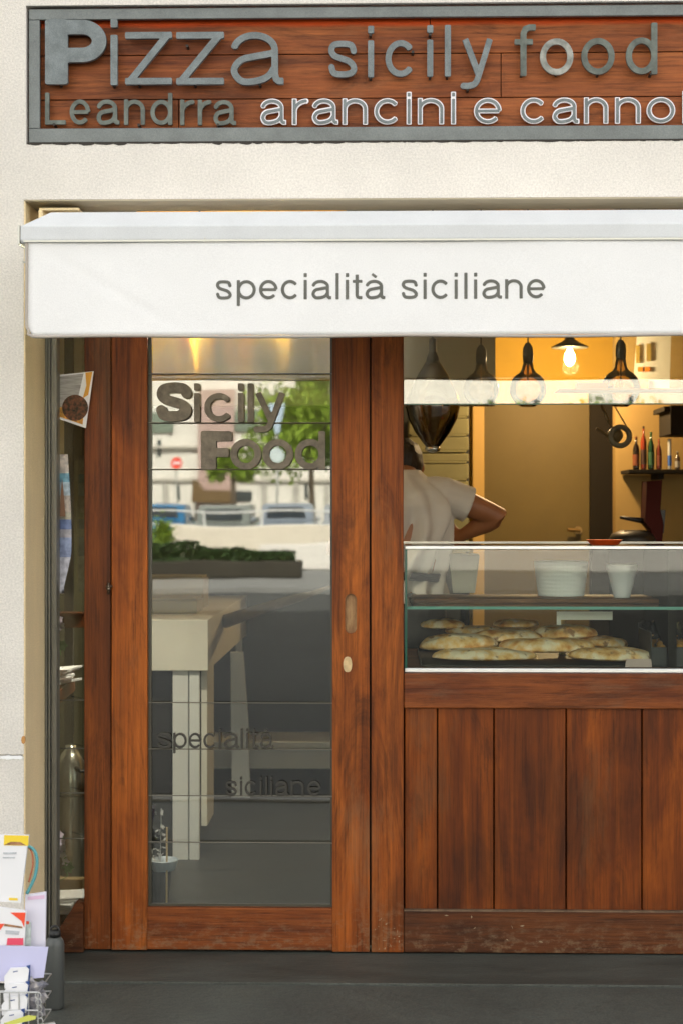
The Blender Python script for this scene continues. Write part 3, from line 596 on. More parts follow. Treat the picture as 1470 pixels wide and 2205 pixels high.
box('shelf_pane', (xc0 + .008, .02, zsf), (xc1, .60, zsf + .008), MT['glass_shelf'], dc)
box('shelf_edge', (xc0 + .008, .0135, zsf - .0005), (xc1, .0195, zsf + .0085), MT['glass_edge_pale'], dc)
box('base_board', (xc0 + .01, .02, zc0 + .002), (xc1, .72, zc0 + .012), MT['wood_in'], dc)
box('divider', (X(1437, .04), .03, zc0 + .013), (X(1455, .04), .50, zsf - .003), MT['in_dark'], dc)
box('divider', (X(1437, .04), .03, zsf + .0095), (X(1455, .04), .50, zc1 - .003), MT['in_dark'], dc)
for sx in (1210,): MB().tube([(X(sx, .45), .45, zc0 + .012), (X(sx, .45), .45, zsf - .001)], .012, 10).build('shelf_support', mat('support_brass', (.45, .30, .10), .4, .6), dc)

# ================================================================== THINGS IN THE CASE
def thing1(mb, name, m, label, cat, group=None, **k): return tag(mb.build(name, m, **k), label, cat, group)
bw = MB().box((X(888, .25), .20, zsf + .0085), (X(1432, .25), .50, zsf + .022))
thing1(bw, 'serving_board', wood('board_wood', 'X', (.26, .12, .05), (.14, .06, .025), (.02, .01, .006), (.12, .08, .05), .3, .5, seed=9), 'long dark wooden board on the upper glass shelf of the case', 'board', bevel=.003)
zt_ = zsf + .0225
def tub(name, m, x0, x1, y1, Yc, w0, w1, label, cat, n=40, ribs=0, h=None, z0=None):
    c = P((x0 + x1) / 2, y1, Yc); sc = (5 + Yc) / FPX; z0 = zt_ if z0 is None else z0; h = h; pr = []
    k = ribs * 2 if ribs else 2
    for i in range(k + 1):
        t = i / k; pr.append(((w0 + (w1 - w0) * t) * sc / 2 + (.0008 if ribs and i % 2 else 0), h * t))
    pr += [(pr[-1][0] - .002, h), (w0 * sc / 2 - .004, .004)]
    return thing1(MB().lathe(pr, (c.x, Yc, z0), n), name, m, label, cat, smooth=False)
tub('ribbed_tub', MT['white'], 1150, 1265, 1257, .42, 98, 115, 'large ribbed white tub on the dark board in the case', 'tub', ribs=9, h=.115)
tub('paper_cup', MT['paper'], 1305, 1372, 1277, .30, 34, 68, 'white paper cup tapering downward on the dark board', 'cup', h=.108)
tub('round_cup', MT['offwhite'], 1405, 1440, 1222, .42, 46, 56, 'cream cup beside the divider at the right end of the board', 'cup', h=.09)
# paper bag standing behind the board
c = P(965, 1275, .66); bx = c.x; z0 = zsf + .0; 
bag = MB(); q = lambda px, py, Y: tuple(P(px, py, Y))
bag.add([q(966, 1192, .60), q(1032, 1196, .60), q(1022, 1277, .60), q(974, 1277, .60), q(968, 1190, .70), q(1030, 1192, .70), q(1020, 1277, .70), q(976, 1277, .70)],
        [(0, 3, 2, 1), (4, 5, 6, 7), (0, 1, 5, 4), (1, 2, 6, 5), (2, 3, 7, 6), (3, 0, 4, 7)])
thing1(bag, 'paper_bag', mat('bag_paper', (.66, .60, .50), .8, bump=.4, bscale=30), 'cream paper bag at the back left of the case', 'bag', bevel=.003)
thing1(MB().box(tuple(P(1198, 1346, .20)), tuple(P(1207, 1317, .202))).box(tuple(P(1207.2, 1335, .20)), tuple(P(1318, 1317, .202))), 'folded_card', MT['white'], 'blank white bracket-shaped card under the upper glass shelf', 'card')
# flatbreads
def bread_mat(i):
    m = bpy.data.materials.new('flatbread_crust'); m.use_nodes = True; t = m.node_tree; b = t.nodes['Principled BSDF']
    geo = t.nodes.new('ShaderNodeNewGeometry')
    def nz(s, d=5):
        n = t.nodes.new('ShaderNodeTexNoise'); n.inputs['Scale'].default_value = s; n.inputs['Detail'].default_value = d; n.noise_dimensions = '4D'; n.inputs['W'].default_value = i * 2.7
        t.links.new(geo.outputs['Position'], n.inputs['Vector']); return n.outputs[0]
    c = ramp(t, nz(22), [(.36, (.62, .24, .04)), (.48, (.88, .54, .20)), (.62, (.96, .80, .56))])
    c = mixc(t, ramp(t, nz(34, 2), [(.60, (0, 0, 0)), (.68, (.85, .85, .85))]), c, (.30, .14, .06))
    t.links.new(c, b.inputs['Base Color']); b.inputs['Roughness'].default_value = .75
    bp = t.nodes.new('ShaderNodeBump'); bp.inputs['Strength'].default_value = .6; bp.inputs['Distance'].default_value = .006; t.links.new(nz(60), bp.inputs['Height']); t.links.new(bp.outputs[0], b.inputs['Normal'])
    return m
BM = [bread_mat(i) for i in range(3)]
def bread(px, py, wpx, Yc, depth, h, z, label, i, tilt=0):
    h *= 1.12; wpx *= 1.12; depth *= 1.1; z = zb_ + (z - zb_) * 1.12; c = P(px, py, Yc); rx = wpx / 2 * (5 + Yc) / FPX; vs = []; fs = []; nu, nv = 36, 12
    for a in range(nv + 1):
        ph = math.pi * a / nv
        for k in range(nu):
            th = 2 * math.pi * k / nu; rim = 1 + .10 * noise.noise(Vector((math.cos(th) * 1.3, math.sin(th) * 1.3, i * 5.1)))
            r = math.sin(ph) ** .55 * rim; zz = math.cos(ph); zz = (zz if zz > 0 else zz * .35)
            x, y = r * math.cos(th), r * math.sin(th)
            bumpy = .26 * noise.noise(Vector((x * 2.4, y * 2.4, i * 3.3))) * (zz > 0)
            vs.append((c.x + x * rx, Yc + y * depth, z + h * .3 + h * (zz * .75 + bumpy) + x * rx * tilt))
    for a in range(nv):
        for k in range(nu): fs.append((a * nu + k, a * nu + (k + 1) % nu, (a + 1) * nu + (k + 1) % nu, (a + 1) * nu + k))
    return thing1(MB().add(vs, fs), 'flatbread', BM[i % 3], label, 'bread', 'flatbreads piled in the case', smooth=2)
zb_ = zc0 + .026
BR = [(1046, 1410, 204, .13, .075, .032, zb_, 'long pale flatbread in the front row at the left', 0),
      (1312, 1404, 176, .13, .080, .036, zb_, 'puffed flatbread at the right end of the front row beside the small card', -.02),
      (1178, 1396, 190, .22, .085, .040, zb_ + .016, 'wide flatbread in the middle, between the front left and front right ones', 0),
      (985, 1385, 150, .25, .080, .044, zb_ + .020, 'toasted flatbread behind the front left one with an orange crust', .04),
      (1090, 1374, 150, .32, .085, .034, zb_ + .040, 'flatbread lying on top of the pile left of the centre', 0),
      (1215, 1368, 120, .34, .080, .040, zb_ + .046, 'small browned flatbread on top of the pile under the bracket-shaped card', .03),
      (1290, 1385, 110, .36, .075, .030, zb_ + .022, 'flatbread at the back right behind the puffed one', -.05),
      (952, 1352, 84, .36, .060, .026, zb_ + .075, 'smallest and darkest flatbread, topmost at the left of the pile', 0),
      (1110, 1352, 88, .44, .060, .022, zb_ + .074, 'thin pale flatbread at the back of the pile near the centre', 0),
      (1020, 1362, 110, .42, .060, .024, zb_ + .055, 'spotted flatbread at the back between the darkest one and the thin pale one', 0)]
for i, b in enumerate(BR): bread(*b[:7], b[7], i, b[8])
thing1(MB().box((X(905, .08), .045, zc0 + .0125), (X(1385, .08), .56, zc0 + .017)).box((X(905, .08), .045, zc0 + .0125), (X(905, .08) + .004, .56, zc0 + .028)).box((X(905, .08) + .0045, .555, zc0 + .0172), (X(1385, .08), .56, zc0 + .028)), 'baking_tray', mat('tray_metal', (.05, .045, .04), .5, .5), 'flat dark baking tray under the pile of flatbreads', 'tray', bevel=.001)
thing1(MB().prism([(X(1345, .03), zc0 + .014), (X(1403, .03), zc0 + .014), (X(1401, .03), zc0 + .040), (X(1347, .03), zc0 + .040)], .026, .028), 'price_card', mat('pink_card', (.62, .47, .42), .8), 'small blank pinkish card leaning at the front right of the breads', 'card')
# dark box with film-wrapped golden snacks
kx0, kx1 = X(1398, .08), X(1560, .08)
bxm = MB().box((kx0, .05, zc0 + .0125), (kx1, .30, zc0 + .018)).box((kx0, .05, zc0 + .0182), (kx1, .055, zc0 + .075)).box((kx0, .295, zc0 + .0182), (kx1, .30, zc0 + .135)).box((kx0, .0552, zc0 + .0182), (kx0 + .004, .2948, zc0 + .12))
thing1(bxm, 'snack_box', MT['black'], 'black open box at the right end of the case', 'box', bevel=.001)
gold = mat('golden_snack', (.42, .20, .03), .35, var=.5, vscale=30)
sn = MB()
for k in range(60):
    x = rnd.uniform(kx0 + .02, kx1 - .02); y = rnd.uniform(.075, .275); z = zc0 + .045 + rnd.uniform(0, .05) * (y / .28) + .012; r = rnd.uniform(.011, .018)
    sn.lathe([(r * .3, -r), (r, -r * .3), (r * .95, r * .4), (r * .25, r * .95)], (x, y, z), 7)
thing1(sn, 'snack_heap', gold, 'heap of small golden snacks in the black open box', 'food', kind=None) if False else tag(sn.build('snack_heap', gold, smooth=True), 'heap of small golden snacks in the black open box', 'food')
fl = []
for i in range(26):
    x = kx0 + .006 + (kx1 - kx0 - .012) * i / 25
    fl.append([(x, .15 + .14 * j / 6, zc0 + .092 + .05 * j / 6 + rnd.uniform(-.006, .006)) for j in range(7)])
tag(MB().sheet(fl).build('plastic_film', mat('silver_film', (.45, .47, .46), .18, .9), solid=.0004), 'crumpled shiny film over the golden snacks at the right end', 'film')
# red dish on the case top
c = P(1301, 1165, .28)
thing1(MB().lathe([(.040, 0), (.046, .003), (.058, .017), (.0605, .018), (.057, .017), (.044, .0045), (.02, .004)], (c.x, .28, zc1 + .0075), 30), 'red_dish', mat('red_plastic', (.75, .09, .012), .35, var=.2, vscale=20), 'shallow orange-red dish on top of the display case', 'dish', smooth=True)

# ================================================================== INTERIOR
def ip(px, py, Y): return P(px, py, Y)
# back door
db = empty('interior_door', (X(1155, 3.15), 3.15, 0), 'plain ochre door at the back of the shop with a small handle', 'door')
dz = P(1155, 868, 3.15).z
box('panel', (X(1042, 3.15), 3.15, .01), (X(1268, 3.15), 3.19, dz), MT['in_door'], db)
box('trim', (X(1016, 3.15), 3.135, .01), (X(1041.5, 3.15), 3.199, dz + .06), mat('door_trim', (.60, .37, .10), .5), db, bevel=.004)
hx = ip(1240, 1142, 3.13)
MB().tube([(hx.x + .012, 3.149, hx.z), (hx.x + .012, 3.11, hx.z), (hx.x - .045, 3.105, hx.z + .004)], .010, 10).lathe([(.02, 3.138 - 3.149), (.02, 0)], (hx.x + .012, 3.1495, hx.z), 16, axis='Y').build('handle', mat('handle_brass', (.35, .22, .08), .35, .8), db, smooth=False)
tag(box('doorway_dark_panel', (X(1270, 3.12), 3.12, .01), (X(1332, 3.12), 3.195, P(1300, 830, 3.12).z), MT['in_dark'], bevel=.002), 'tall panel coloured dark as the unlit doorway between the ochre door and the right wall', 'doorway')  # solid slab, the shade of the open doorway is put into its colour
# stacked pizza boxes at the left behind the cook (pale slabs with dark gaps)
cb = mat('carton', (.34, .31, .15), .8, var=.08)
bz0 = .95; nb = 0
ys = [872, 907, 944, 981, 1001, 1036, 1074, 1112, 1150, 1188]
for k, (a, b) in enumerate([(876, 903), (908, 941), (946, 974), (981, 997), (1002, 1033), (1038, 1071), (1076, 1110), (1115, 1148), (1152, 1186)]):
    za_, zb__ = P(960, a, 2.86).z, P(960, b, 2.86).z
    o = MB().box((X(880, 2.6), 2.60, zb__), (X(1008, 2.6), 2.95, za_)).box((X(880, 2.6) + .01, 2.598, zb__ - .01), (X(1008, 2.6) - .012, 2.94, zb__ - .0005)).build('carton_box', cb, bevel=.003)
    rank = ['topmost', 'second from the top', 'third from the top', 'thin fourth from the top', 'fifth from the top', 'sixth from the top', 'seventh from the top', 'eighth from the top', 'lowest'][k]
    tag(o, 'pale flat carton on the shelf behind the cook, ' + rank, 'carton', 'flat cartons stacked behind the cook')
zsh = P(960, 1188, 2.86).z - .012
sh = tag(MB().box((X(860, 2.6), 2.55, zsh - .03), (X(1012, 2.6), 3.0, zsh)).box((X(862, 2.6), 2.56, 0), (X(862, 2.6) + .03, 2.99, zsh - .03)).box((X(1000, 2.6), 2.56, 0), (X(1000, 2.6) + .02, 2.99, zsh - .03)).build('carton_stand', MT['in_dark'], bevel=.002), 'dark low stand under the flat cartons', 'stand')

# pendant bulbs
def pend(px, Y, sock_y0, sock_y1, globe_cy, globe_r, label, globe='amber'):
    sc = (5 + Y) / FPX; c = P(px, globe_cy, Y); e = empty('pendant_bulb', (c.x, Y, c.z), label, 'light bulb', 'bulbs hanging behind the upper pane')
    zs0, zs1 = P(px, sock_y1, Y).z, P(px, sock_y0, Y).z; r = globe_r * sc; rs = 11.5 * sc; hgt = zs1 - zs0
    MB().tube([(c.x, Y, zs1 - .002), (c.x, Y, 2.85)], .003, 8).build('cord', MT['black'], e)
    MB().lathe([(rs * .85, 0), (rs * .95, .004), (rs, hgt * .45), (rs * .9, hgt * .75), (rs * .45, hgt * .97), (.003, hgt)], (c.x, Y, zs0), 20).build('socket', mat('bulb_socket', (.035, .035, .022), .35, .2), e, smooth=True)
    top = zs0 - c.z; pr = [(rs * .95, top - .001), (rs * 1.15, r * 1.06), (rs * 1.4, r * .98)]
    for k in range(2, 13):
        a = R_(90 - 15 * k + 20); 
        if r * math.sin(a) < top * .9 and a < R_(66): pr.append((max(.001, r * math.cos(a)), r * math.sin(a)))
    MB().lathe(pr[::-1], (c.x, Y, c.z), 28).build('globe', AMB, e, smooth=True)
    MB().tube([(c.x, Y, top + c.z), (c.x, Y, c.z + r * .35)], .004, 8).tube([(c.x - .012, Y, c.z + r * .3), (c.x - .008, Y, c.z - r * .3), (c.x, Y, c.z + r * .3), (c.x + .008, Y, c.z - r * .3), (c.x + .012, Y, c.z + r * .3)], .0012, 6).build('filament', mat('filament', (.5, .35, .15), .4, .7), e)
    return e
AMB = glass_mat('amber_glass', .10, (.74, .58, .30))
pend(1035, .95, 742, 784, 838, 39, 'dim round amber bulb in front of the grey bulkhead')
pend(1136, .95, 737, 782, 838, 40, 'round amber bulb left of the lit lamp')
pend(1336, .95, 731, 773, 836, 42, 'round amber bulb right of the lit lamp')
# the large dark mirrored bulb
Yb = .80; c = P(931, 885, Yb); scb = (5 + Yb) / FPX
e = empty('dark_glass_lamp', (c.x, Yb, c.z), 'big dark smoked-glass lamp with a silver tip hanging beside the post', 'lamp')
smoked = glass_mat('smoked_glass', .10, (.34, .27, .16))
pz = lambda y: (885 - y) * scb
MB().lathe([(r * scb, pz(y)) for r, y in [(10, 968), (20, 955), (38, 930), (52, 903), (58, 878), (56, 858), (46, 835), (32, 806), (22, 790), (14, 776)]], (c.x, Yb, c.z), 32).build('shade', smoked, e, smooth=True)
MB().lathe([(r * scb, pz(y)) for r, y in [(2, 950), (9, 930), (17, 900), (22, 876), (20, 868), (4, 868)]], (c.x, Yb, c.z), 24).build('reflector', mat('silver_foil', (.85, .86, .85), .3, .35, var=.2, vscale=60, bump=.4, bscale=50), e, smooth=True)
MB().lathe([(r * scb, pz(y)) for r, y in [(6, 974), (15, 971), (17, 966), (14, 960)]], (c.x, Yb, c.z), 20).build('tip', MT['steel'], e, smooth=True)
MB().lathe([(r * scb, pz(y)) for r, y in [(15, 783), (13, 770), (8, 758), (8, 730), (3, 728)]], (c.x, Yb, c.z), 20).tube([(c.x, Yb, c.z + pz(729)), (c.x, Yb, 2.85)], .004, 8).build('socket', MT['black'], e)
# the lit lamp
YLP = 2.45; c = P(1226, 772, YLP); scl = (5 + YLP) / FPX
e = empty('lit_lamp', (c.x, YLP, c.z), 'small flared dark metal shade over a glowing bulb', 'lamp')
pz = lambda y: (772 - y) * scl
MB().lathe([(r * scl, pz(y)) for r, y in [(39, 749), (40, 747), (22, 738), (11, 731), (8, 722), (2, 721)]] , (c.x, YLP, c.z), 32).build('shade', mat('shade_metal', (.05, .045, .035), .5, .4), e, smooth=True)
MB().tube([(c.x, YLP, c.z + pz(722)), (c.x, YLP, 2.85)], .004, 8).build('cord', MT['black'], e)
MB().lathe([(r * scl, pz(y)) for r, y in [(2, 788), (8, 784), (12, 774), (11, 763), (6, 755), (5, 750)]], (c.x, YLP, c.z), 20).build('bulb', mat('lit_bulb', (1, .85, .5), .5, emit=(1, .72, .32), es=12), e, smooth=True)
pl = bpy.data.lights.new('bulb_light', 'POINT'); pl.energy = 12; pl.color = (1, .70, .36); pl.shadow_soft_size = .04
po = bpy.data.objects.new('bulb_light', pl); COL.objects.link(po); po.parent = e; po.location = (0, 0, -.035)

# brass hood hanging inside behind the top of the door
e = None; gr = []
hx0, hx1 = X(300, .42), X(745, .42); hz0 = P(500, 822, .42).z
for i in range(161):
    t = i / 160; x = hx0 + (hx1 - hx0) * t; y = .42 - .11 * math.sin(math.pi * t) - .010 * math.sin(t * 21) - .006 * math.sin(t * 34 + 1); gr.append([(x, y, hz0), (x, y - .018, hz0 + .20), (x, y - .05, 2.5)])
tag(MB().sheet(gr).build('brass_hood', MT['brass'], smooth=True, solid=.004), 'curved polished brass hood hanging inside above the door glass', 'hood')

# added bulb out of view between door and hood, brightens counter and brass
YL2 = .12; e = empty('lit_lamp', (X(430, YL2), YL2, 2.005), 'added unseen bulb in front of the brass hood, brightening the shop behind the door glass', 'lamp'); c = Vector((X(430, YL2), YL2, 2.005))
MB().lathe([(.012, .03), (.028, -.005), (.03, -.03), (.018, -.052), (.003, -.056)], tuple(c), 18).build('bulb', bpy.data.materials['lit_bulb'], e, smooth=True)
MB().lathe([(.016, .031), (.017, .06), (.012, .085), (.003, .09)], tuple(c), 16).tube([(c.x, c.y, c.z + .089), (c.x, c.y, 2.85)], .003, 8).build('socket', MT['black'], e)
pl2 = bpy.data.lights.new('bulb_light', 'POINT'); pl2.energy = 105; pl2.color = (1, .90, .74); pl2.shadow_soft_size = .035  # fill for the counter and hood, sent out by the added bulb
po2 = bpy.data.objects.new('bulb_light', pl2); COL.objects.link(po2); po2.parent = e; po2.location = (0, 0, -.02)
# poster with orange marks in the upper pane
e = empty('paper_poster', (X(1420, 2.6), 2.6, P(1420, 835, 2.6).z), 'white paper poster with orange shapes hanging at the back near the lit lamp', 'poster')
opm = mat('orange_print', (.85, .25, .02), .7); bpm = mat('brown_print', (.42, .28, .06), .7)
tp = bpy.data.materials.new('thin_paper'); tp.use_nodes = True; t = tp.node_tree; t.nodes.remove(t.nodes['Principled BSDF']); df, tl, mx = t.nodes.new('ShaderNodeBsdfDiffuse'), t.nodes.new('ShaderNodeBsdfTranslucent'), t.nodes.new('ShaderNodeMixShader')
df.inputs[0].default_value = (.88, .87, .84, 1); tl.inputs[0].default_value = (.95, .93, .88, 1); mx.inputs[0].default_value = .2; t.links.new(df.outputs[0], mx.inputs[1]); t.links.new(tl.outputs[0], mx.inputs[2]); t.links.new(mx.outputs[0], t.nodes['Material Output'].inputs[0])
q4 = [tuple(P(a, b, 2.6)) for a, b in [(1362, 832), (1441, 838), (1445, 700), (1372, 700)]]
MB().add(q4, [(0, 1, 2, 3)]).build('sheet', tp, e)
for a, b, c_, d_ in [(1366, 818, 1396, 841), (1372, 790, 1382, 800), (1388, 790, 1398, 800)]: MB().box((X(a, 2.6), 2.590, P(a, d_, 2.6).z), (X(c_, 2.6), 2.594, P(a, b, 2.6).z)).build('orange_print', opm, e)
for a, b, c_, d_ in [(1368, 744, 1376, 782), (1391, 740, 1400, 778)]: MB().box((X(a, 2.6), 2.590, P(a, d_, 2.6).z), (X(c_, 2.6), 2.594, P(a, b, 2.6).z)).build('brown_print', bpm, e)
tag(MB().box((X(1238, .6), .55, P(1238, 838, .6).z), (X(1300, .6), .62, P(1238, 826, .6).z)).box((X(1300.5, .6), .55, P(1238, 838, .6).z), (X(1304, .6), .62, P(1238, 822, .6).z)).box((X(1200, .6), .545, P(1200, 842, .6).z), (X(1520, .6), .70, P(1200, 838.6, .6).z)).build('menu_rail', mat('menu_rail', (.75, .26, .05), .6), bevel=.001), 'thin rail with small orange cards under the amber bulbs', 'rail')

# clamp spotlight at the upper right
Ys = 1.6; c = P(1333, 940, Ys); ss = (5 + Ys) / FPX
e = empty('clamp_spotlight', (c.x, Ys, c.z), 'round grey ring lamp on thin arms beside the bottle shelf', 'lamp')
ring = MB(); n = 28
for k in range(n): pass
rg = []
for i in range(n + 1):
    a = 2 * math.pi * i / n; rg.append((c.x + 20 * ss * math.cos(a), Ys - .02, c.z + 20 * ss * math.sin(a)))
ring.tube(rg, 6 * ss, 10, cap=False).build('ring', mat('ring_grey', (.13, .12, .08), .5), e, smooth=True)
MB().lathe([(15 * ss, -.01), (17 * ss, .03), (12 * ss, .07), (4 * ss, .09)], (c.x - .015, Ys, c.z + .005), 20, axis='Y').build('lamp_head', mat('lamp_head_ochre', (.16, .11, .04), .5), e, smooth=True)
a1, a2, a3 = P(1291, 865, Ys), P(1315, 918, Ys), P(1283, 922, Ys)
MB().tube([tuple(a1), tuple(a2)], .006, 8).tube([(c.x + .03, Ys, c.z + .04), tuple(P(1318, 866, Ys))], .003, 8).tube([tuple(a3), (c.x - .04, Ys, c.z)], .006, 8).build('arm', mat('arm_ochre', (.14, .10, .04), .45), e)

# right part of the back: wall piece, dark cabinet, bottle shelf
Yw = 2.6
bs = empty('bottle_shelf', (X(1430, Yw), Yw, P(1430, 1018, Yw).z), 'dark wall shelf carrying a row of bottles at the right', 'shelf')
box('board', (X(1346, Yw), Yw - .10, P(1400, 1020, Yw).z), (X(1560, Yw), Yw + .15, P(1400, 1012, Yw).z), MT['in_dark'], bs, bevel=.002)
box('bracket', (X(1412, Yw), Yw - .06, P(1400, 1032, Yw).z), (X(1424, Yw), Yw + .15, P(1400, 1020.5, Yw).z), MT['in_dark'], bs)
tag(box('side_partition', (X(1325, 2.76), 2.76, .01), (X(1600, 2.76), 2.86, 2.84), mat('partition_paint', (.34, .22, .07), .8, var=.05)), 'ochre partition behind the bottle shelf', 'partition')
tag(MB().box((X(1443, 2.3), 2.3, P(1450, 935, 2.3).z), (X(1600, 2.3), 2.60, P(1450, 872, 2.3).z)).box((X(1430, 2.3), 2.31, P(1450, 885, 2.3).z), (X(1442.5, 2.3), 2.60, P(1450, 874, 2.3).z)).build('wall_cabinet', MT['in_dark'], bevel=.003), 'dark cabinet hanging above the bottles at the right edge', 'cabinet')
zS = P(1400, 1011.6, Yw).z; Yo = 2.56
def bottle(px, wpx, top, cols, label, name='bottle', capc=None):
    sc = (5 + Yo) / FPX; r = wpx / 2 * sc; x = X(px, Yo); H = P(px, top, Yo).z - zS
    e = empty(name, (x, Yo, zS), label, 'bottle' if name == 'bottle' else 'can', 'bottles and cans on the dark shelf')
    if name == 'bottle': MB().lathe([(r * .9, 0), (r, .008), (r, H * .62), (r * .8, H * .70), (r * .36, H * .80), (r * .34, H * .95)], (x, Yo, zS), 16).build('body', mat('bottle_glass', cols[0], .12, .0, spec=.8), e, smooth=True); MB().lathe([(r * .40, H * .952), (r * .40, H)], (x, Yo, zS), 12).build('cap', mat('cap', capc or cols[1], .5), e)
    else: MB().lathe([(r * .85, 0), (r, .006), (r, H * .94), (r * .85, H)], (x, Yo, zS), 16).build('body', mat('can_paint', cols[0], .3, .3), e, smooth=True)
    MB().lathe([(r + .0008, H * .12), (r + .0008, H * .46)], (x, Yo, zS), 16).build('sticker', mat('sticker', cols[1], .6), e)
bottle(1369, 14, 940, [(.015, .01, .008), (.16, .04, .012)], 'black bottle with a reddish sticker at the left end of the shelf')
bottle(1385, 13, 918, [(.20, .03, .012), (.05, .02, .01)], 'tall dark red bottle, second on the shelf', capc=(.03, .02, .01))
bottle(1401, 14, 930, [(.012, .05, .02), (.03, .10, .04)], 'dark green bottle, third on the shelf')
bottle(1418, 12, 945, [(.15, .03, .015), (.20, .05, .02)], 'brown-red bottle just left of the white and blue can')
bottle(1441, 8, 945, [(.62, .62, .58), (.06, .16, .55)], 'slim white and blue can on the bottle shelf', name='can')
bottle(1458, 11, 972, [(.10, .07, .05), (.36, .34, .30)], 'short brown jar-like bottle at the right edge of the photo')
# dark red press standing on the back counter
Yp = 1.9; q2 = lambda a, b: tuple(P(a, b, Yp))[0::2]
bcz = P(1390, 1172, Yp).z
tag(box('back_counter', (X(1300, Yp), Yp - .15, .01), (3.0, Yp + .40, bcz), MT['in_dark'], bevel=.004), 'dark work counter at the right behind the display case', 'counter')
e = empty('lever_press', (X(1405, Yp), Yp, bcz), 'dark red lever press with a tall square column on the back counter', 'kitchen machine')
dr_ = mat('oxblood_paint', (.05, .006, .004), .7, spec=.15)
MB().prism([q2(1384, 1115), q2(1388, 1038), q2(1419, 1036), q2(1417, 1100), q2(1424, 1130), q2(1418, 1171), q2(1398, 1171), q2(1396, 1140), q2(1384, 1124)], Yp - .05, Yp + .06).build('column', dr_, e, bevel=.004)
MB().tube([tuple(P(1334, 1114, Yp)), tuple(P(1360, 1118, Yp)), tuple(P(1388, 1122, Yp))], [.006, .010, .014], 10).build('lever', MT['black'], e, smooth=True)
MB().prism([q2(1418, 1098), q2(1430, 1098), q2(1426, 1148), q2(1416, 1148)], Yp - .03, Yp + .03).build('guard', MT['black'], e)
MB().lathe([(.10, 0), (.105, .02), (.09, .045), (.05, .06)], (X(1362, Yp), Yp, bcz + .001), 20).build('bowl', MT['black'], e, smooth=True)

# service counter seen through the door, running along the left
cx = X(448, 1.28); e = empty('service_counter', (cx - .3, 2.2, 0), 'pale laminate service counter inside, seen through the door glass', 'counter')
ztp = P(448, 1335, 1.28).z; zap = P(448, 1445, 1.28).z
box('top', (-1.40, 1.28, zap), (cx, 3.1, ztp), MT['offwhite'], e, bevel=.003)
zpb = P(400, 1852, 1.30).z
box('panel', (X(372, 1.3), 1.30, zpb), (X(405, 1.3), 1.33, zap - .001), MT['white'], e); box('panel', (X(408, 1.3), 1.30, zpb), (X(429, 1.3), 1.33, zap - .001), MT['white'], e)
box('side_panel', (cx - .035, 1.36, .12), (cx - .012, 1.62, zap - .001), MT['offwhite'], e)
box('leg', (X(366, 1.3), 1.302, .003), (X(366, 1.3) + .008, 1.33, zpb - .001), MT['alu_dull'], e)
box('leg', (cx - .04, 2.95, .003), (cx - .01, 2.98, zap - .001), MT['white'], e)
box('base_unit', (-1.40, 1.40, .10), (X(372, 1.3) - .02, 3.0, zap - .002), MT['in_dark'], e)
def ctop(name, px, py, Y, w, d, h, m, label, cat):
    x = X(px, Y); tag(MB().box((x - w / 2, Y - d / 2, ztp + .0008), (x + w / 2, Y + d / 2, ztp + h)).box((x - w / 2 + .006, Y - d / 2 + .006, ztp + h + .0002), (x + w / 2 - .006, Y + d / 2 - .006, ztp + h + .012)).build(name, m, bevel=.004), label, cat)
ctop('storage_box', 355, 1300, 1.75, .30, .22, .055, mat('beige_box', (.40, .34, .20), .7), 'low beige lidded box on the service counter', 'box')
ctop('napkin_box', 372, 1300, 2.15, .30, .2, .13, mat('tan_box', (.34, .28, .15), .7), 'tan lidded box behind the low beige one', 'box')
# white plank leaning and white skirting at the back
tag(MB().prism([tuple(P(a, b, 2.2))[0::2] for a, b in [(497, 1405), (523, 1405), (535, 1560), (538, 1716), (500, 1716)]], 2.19, 2.215).build('white_post', MT['white'], bevel=.002), 'tapering white support post behind the counter end', 'post')
YBN = 2.6; e = empty('low_bench', (X(600, YBN), YBN, 0), 'low white bench front across the back floor, seen low through the door glass', 'bench')
box('seat', (X(449, YBN), YBN, P(500, 1613, YBN).z), (X(830, YBN), YBN + .35, P(500, 1598, YBN).z), MT['white'], e, bevel=.002)
box('front_board', (X(449, YBN), YBN + .012, P(500, 1656, YBN).z), (X(830, YBN), YBN + .03, P(500, 1614, YBN).z), MT['white'], e)
box('plinth', (X(449, YBN), YBN + .05, .001), (X(830, YBN), YBN + .34, P(500, 1657, YBN).z), MT['in_dark'], e)
pd_ = [tuple(P(486, 1338, 1.9)), tuple(P(560, 1313, 1.6)), tuple(P(640, 1288, 1.3)), tuple(P(668, 1280, 1.2)), tuple(P(730, 1258, 1.0))]
tag(MB().tube(pd_, [.030, .024, .018, .012, .006], 12).build('peel_handle', mat('peel_wood', (.12, .085, .04), .7, var=.2, vscale=12), smooth=True), 'long wooden peel handle slanting up to the right behind the door glass', 'peel')
tag(box('grey_partition', (-1.44, 3.14, P(600, 1596, 3.14).z), (X(1010, 3.1), 3.19, 2.2), mat('partition_grey', (.035, .037, .034), .5, var=.15, vscale=3), bevel=.002), 'dark grey panelled partition at the back, behind the door glass', 'partition')
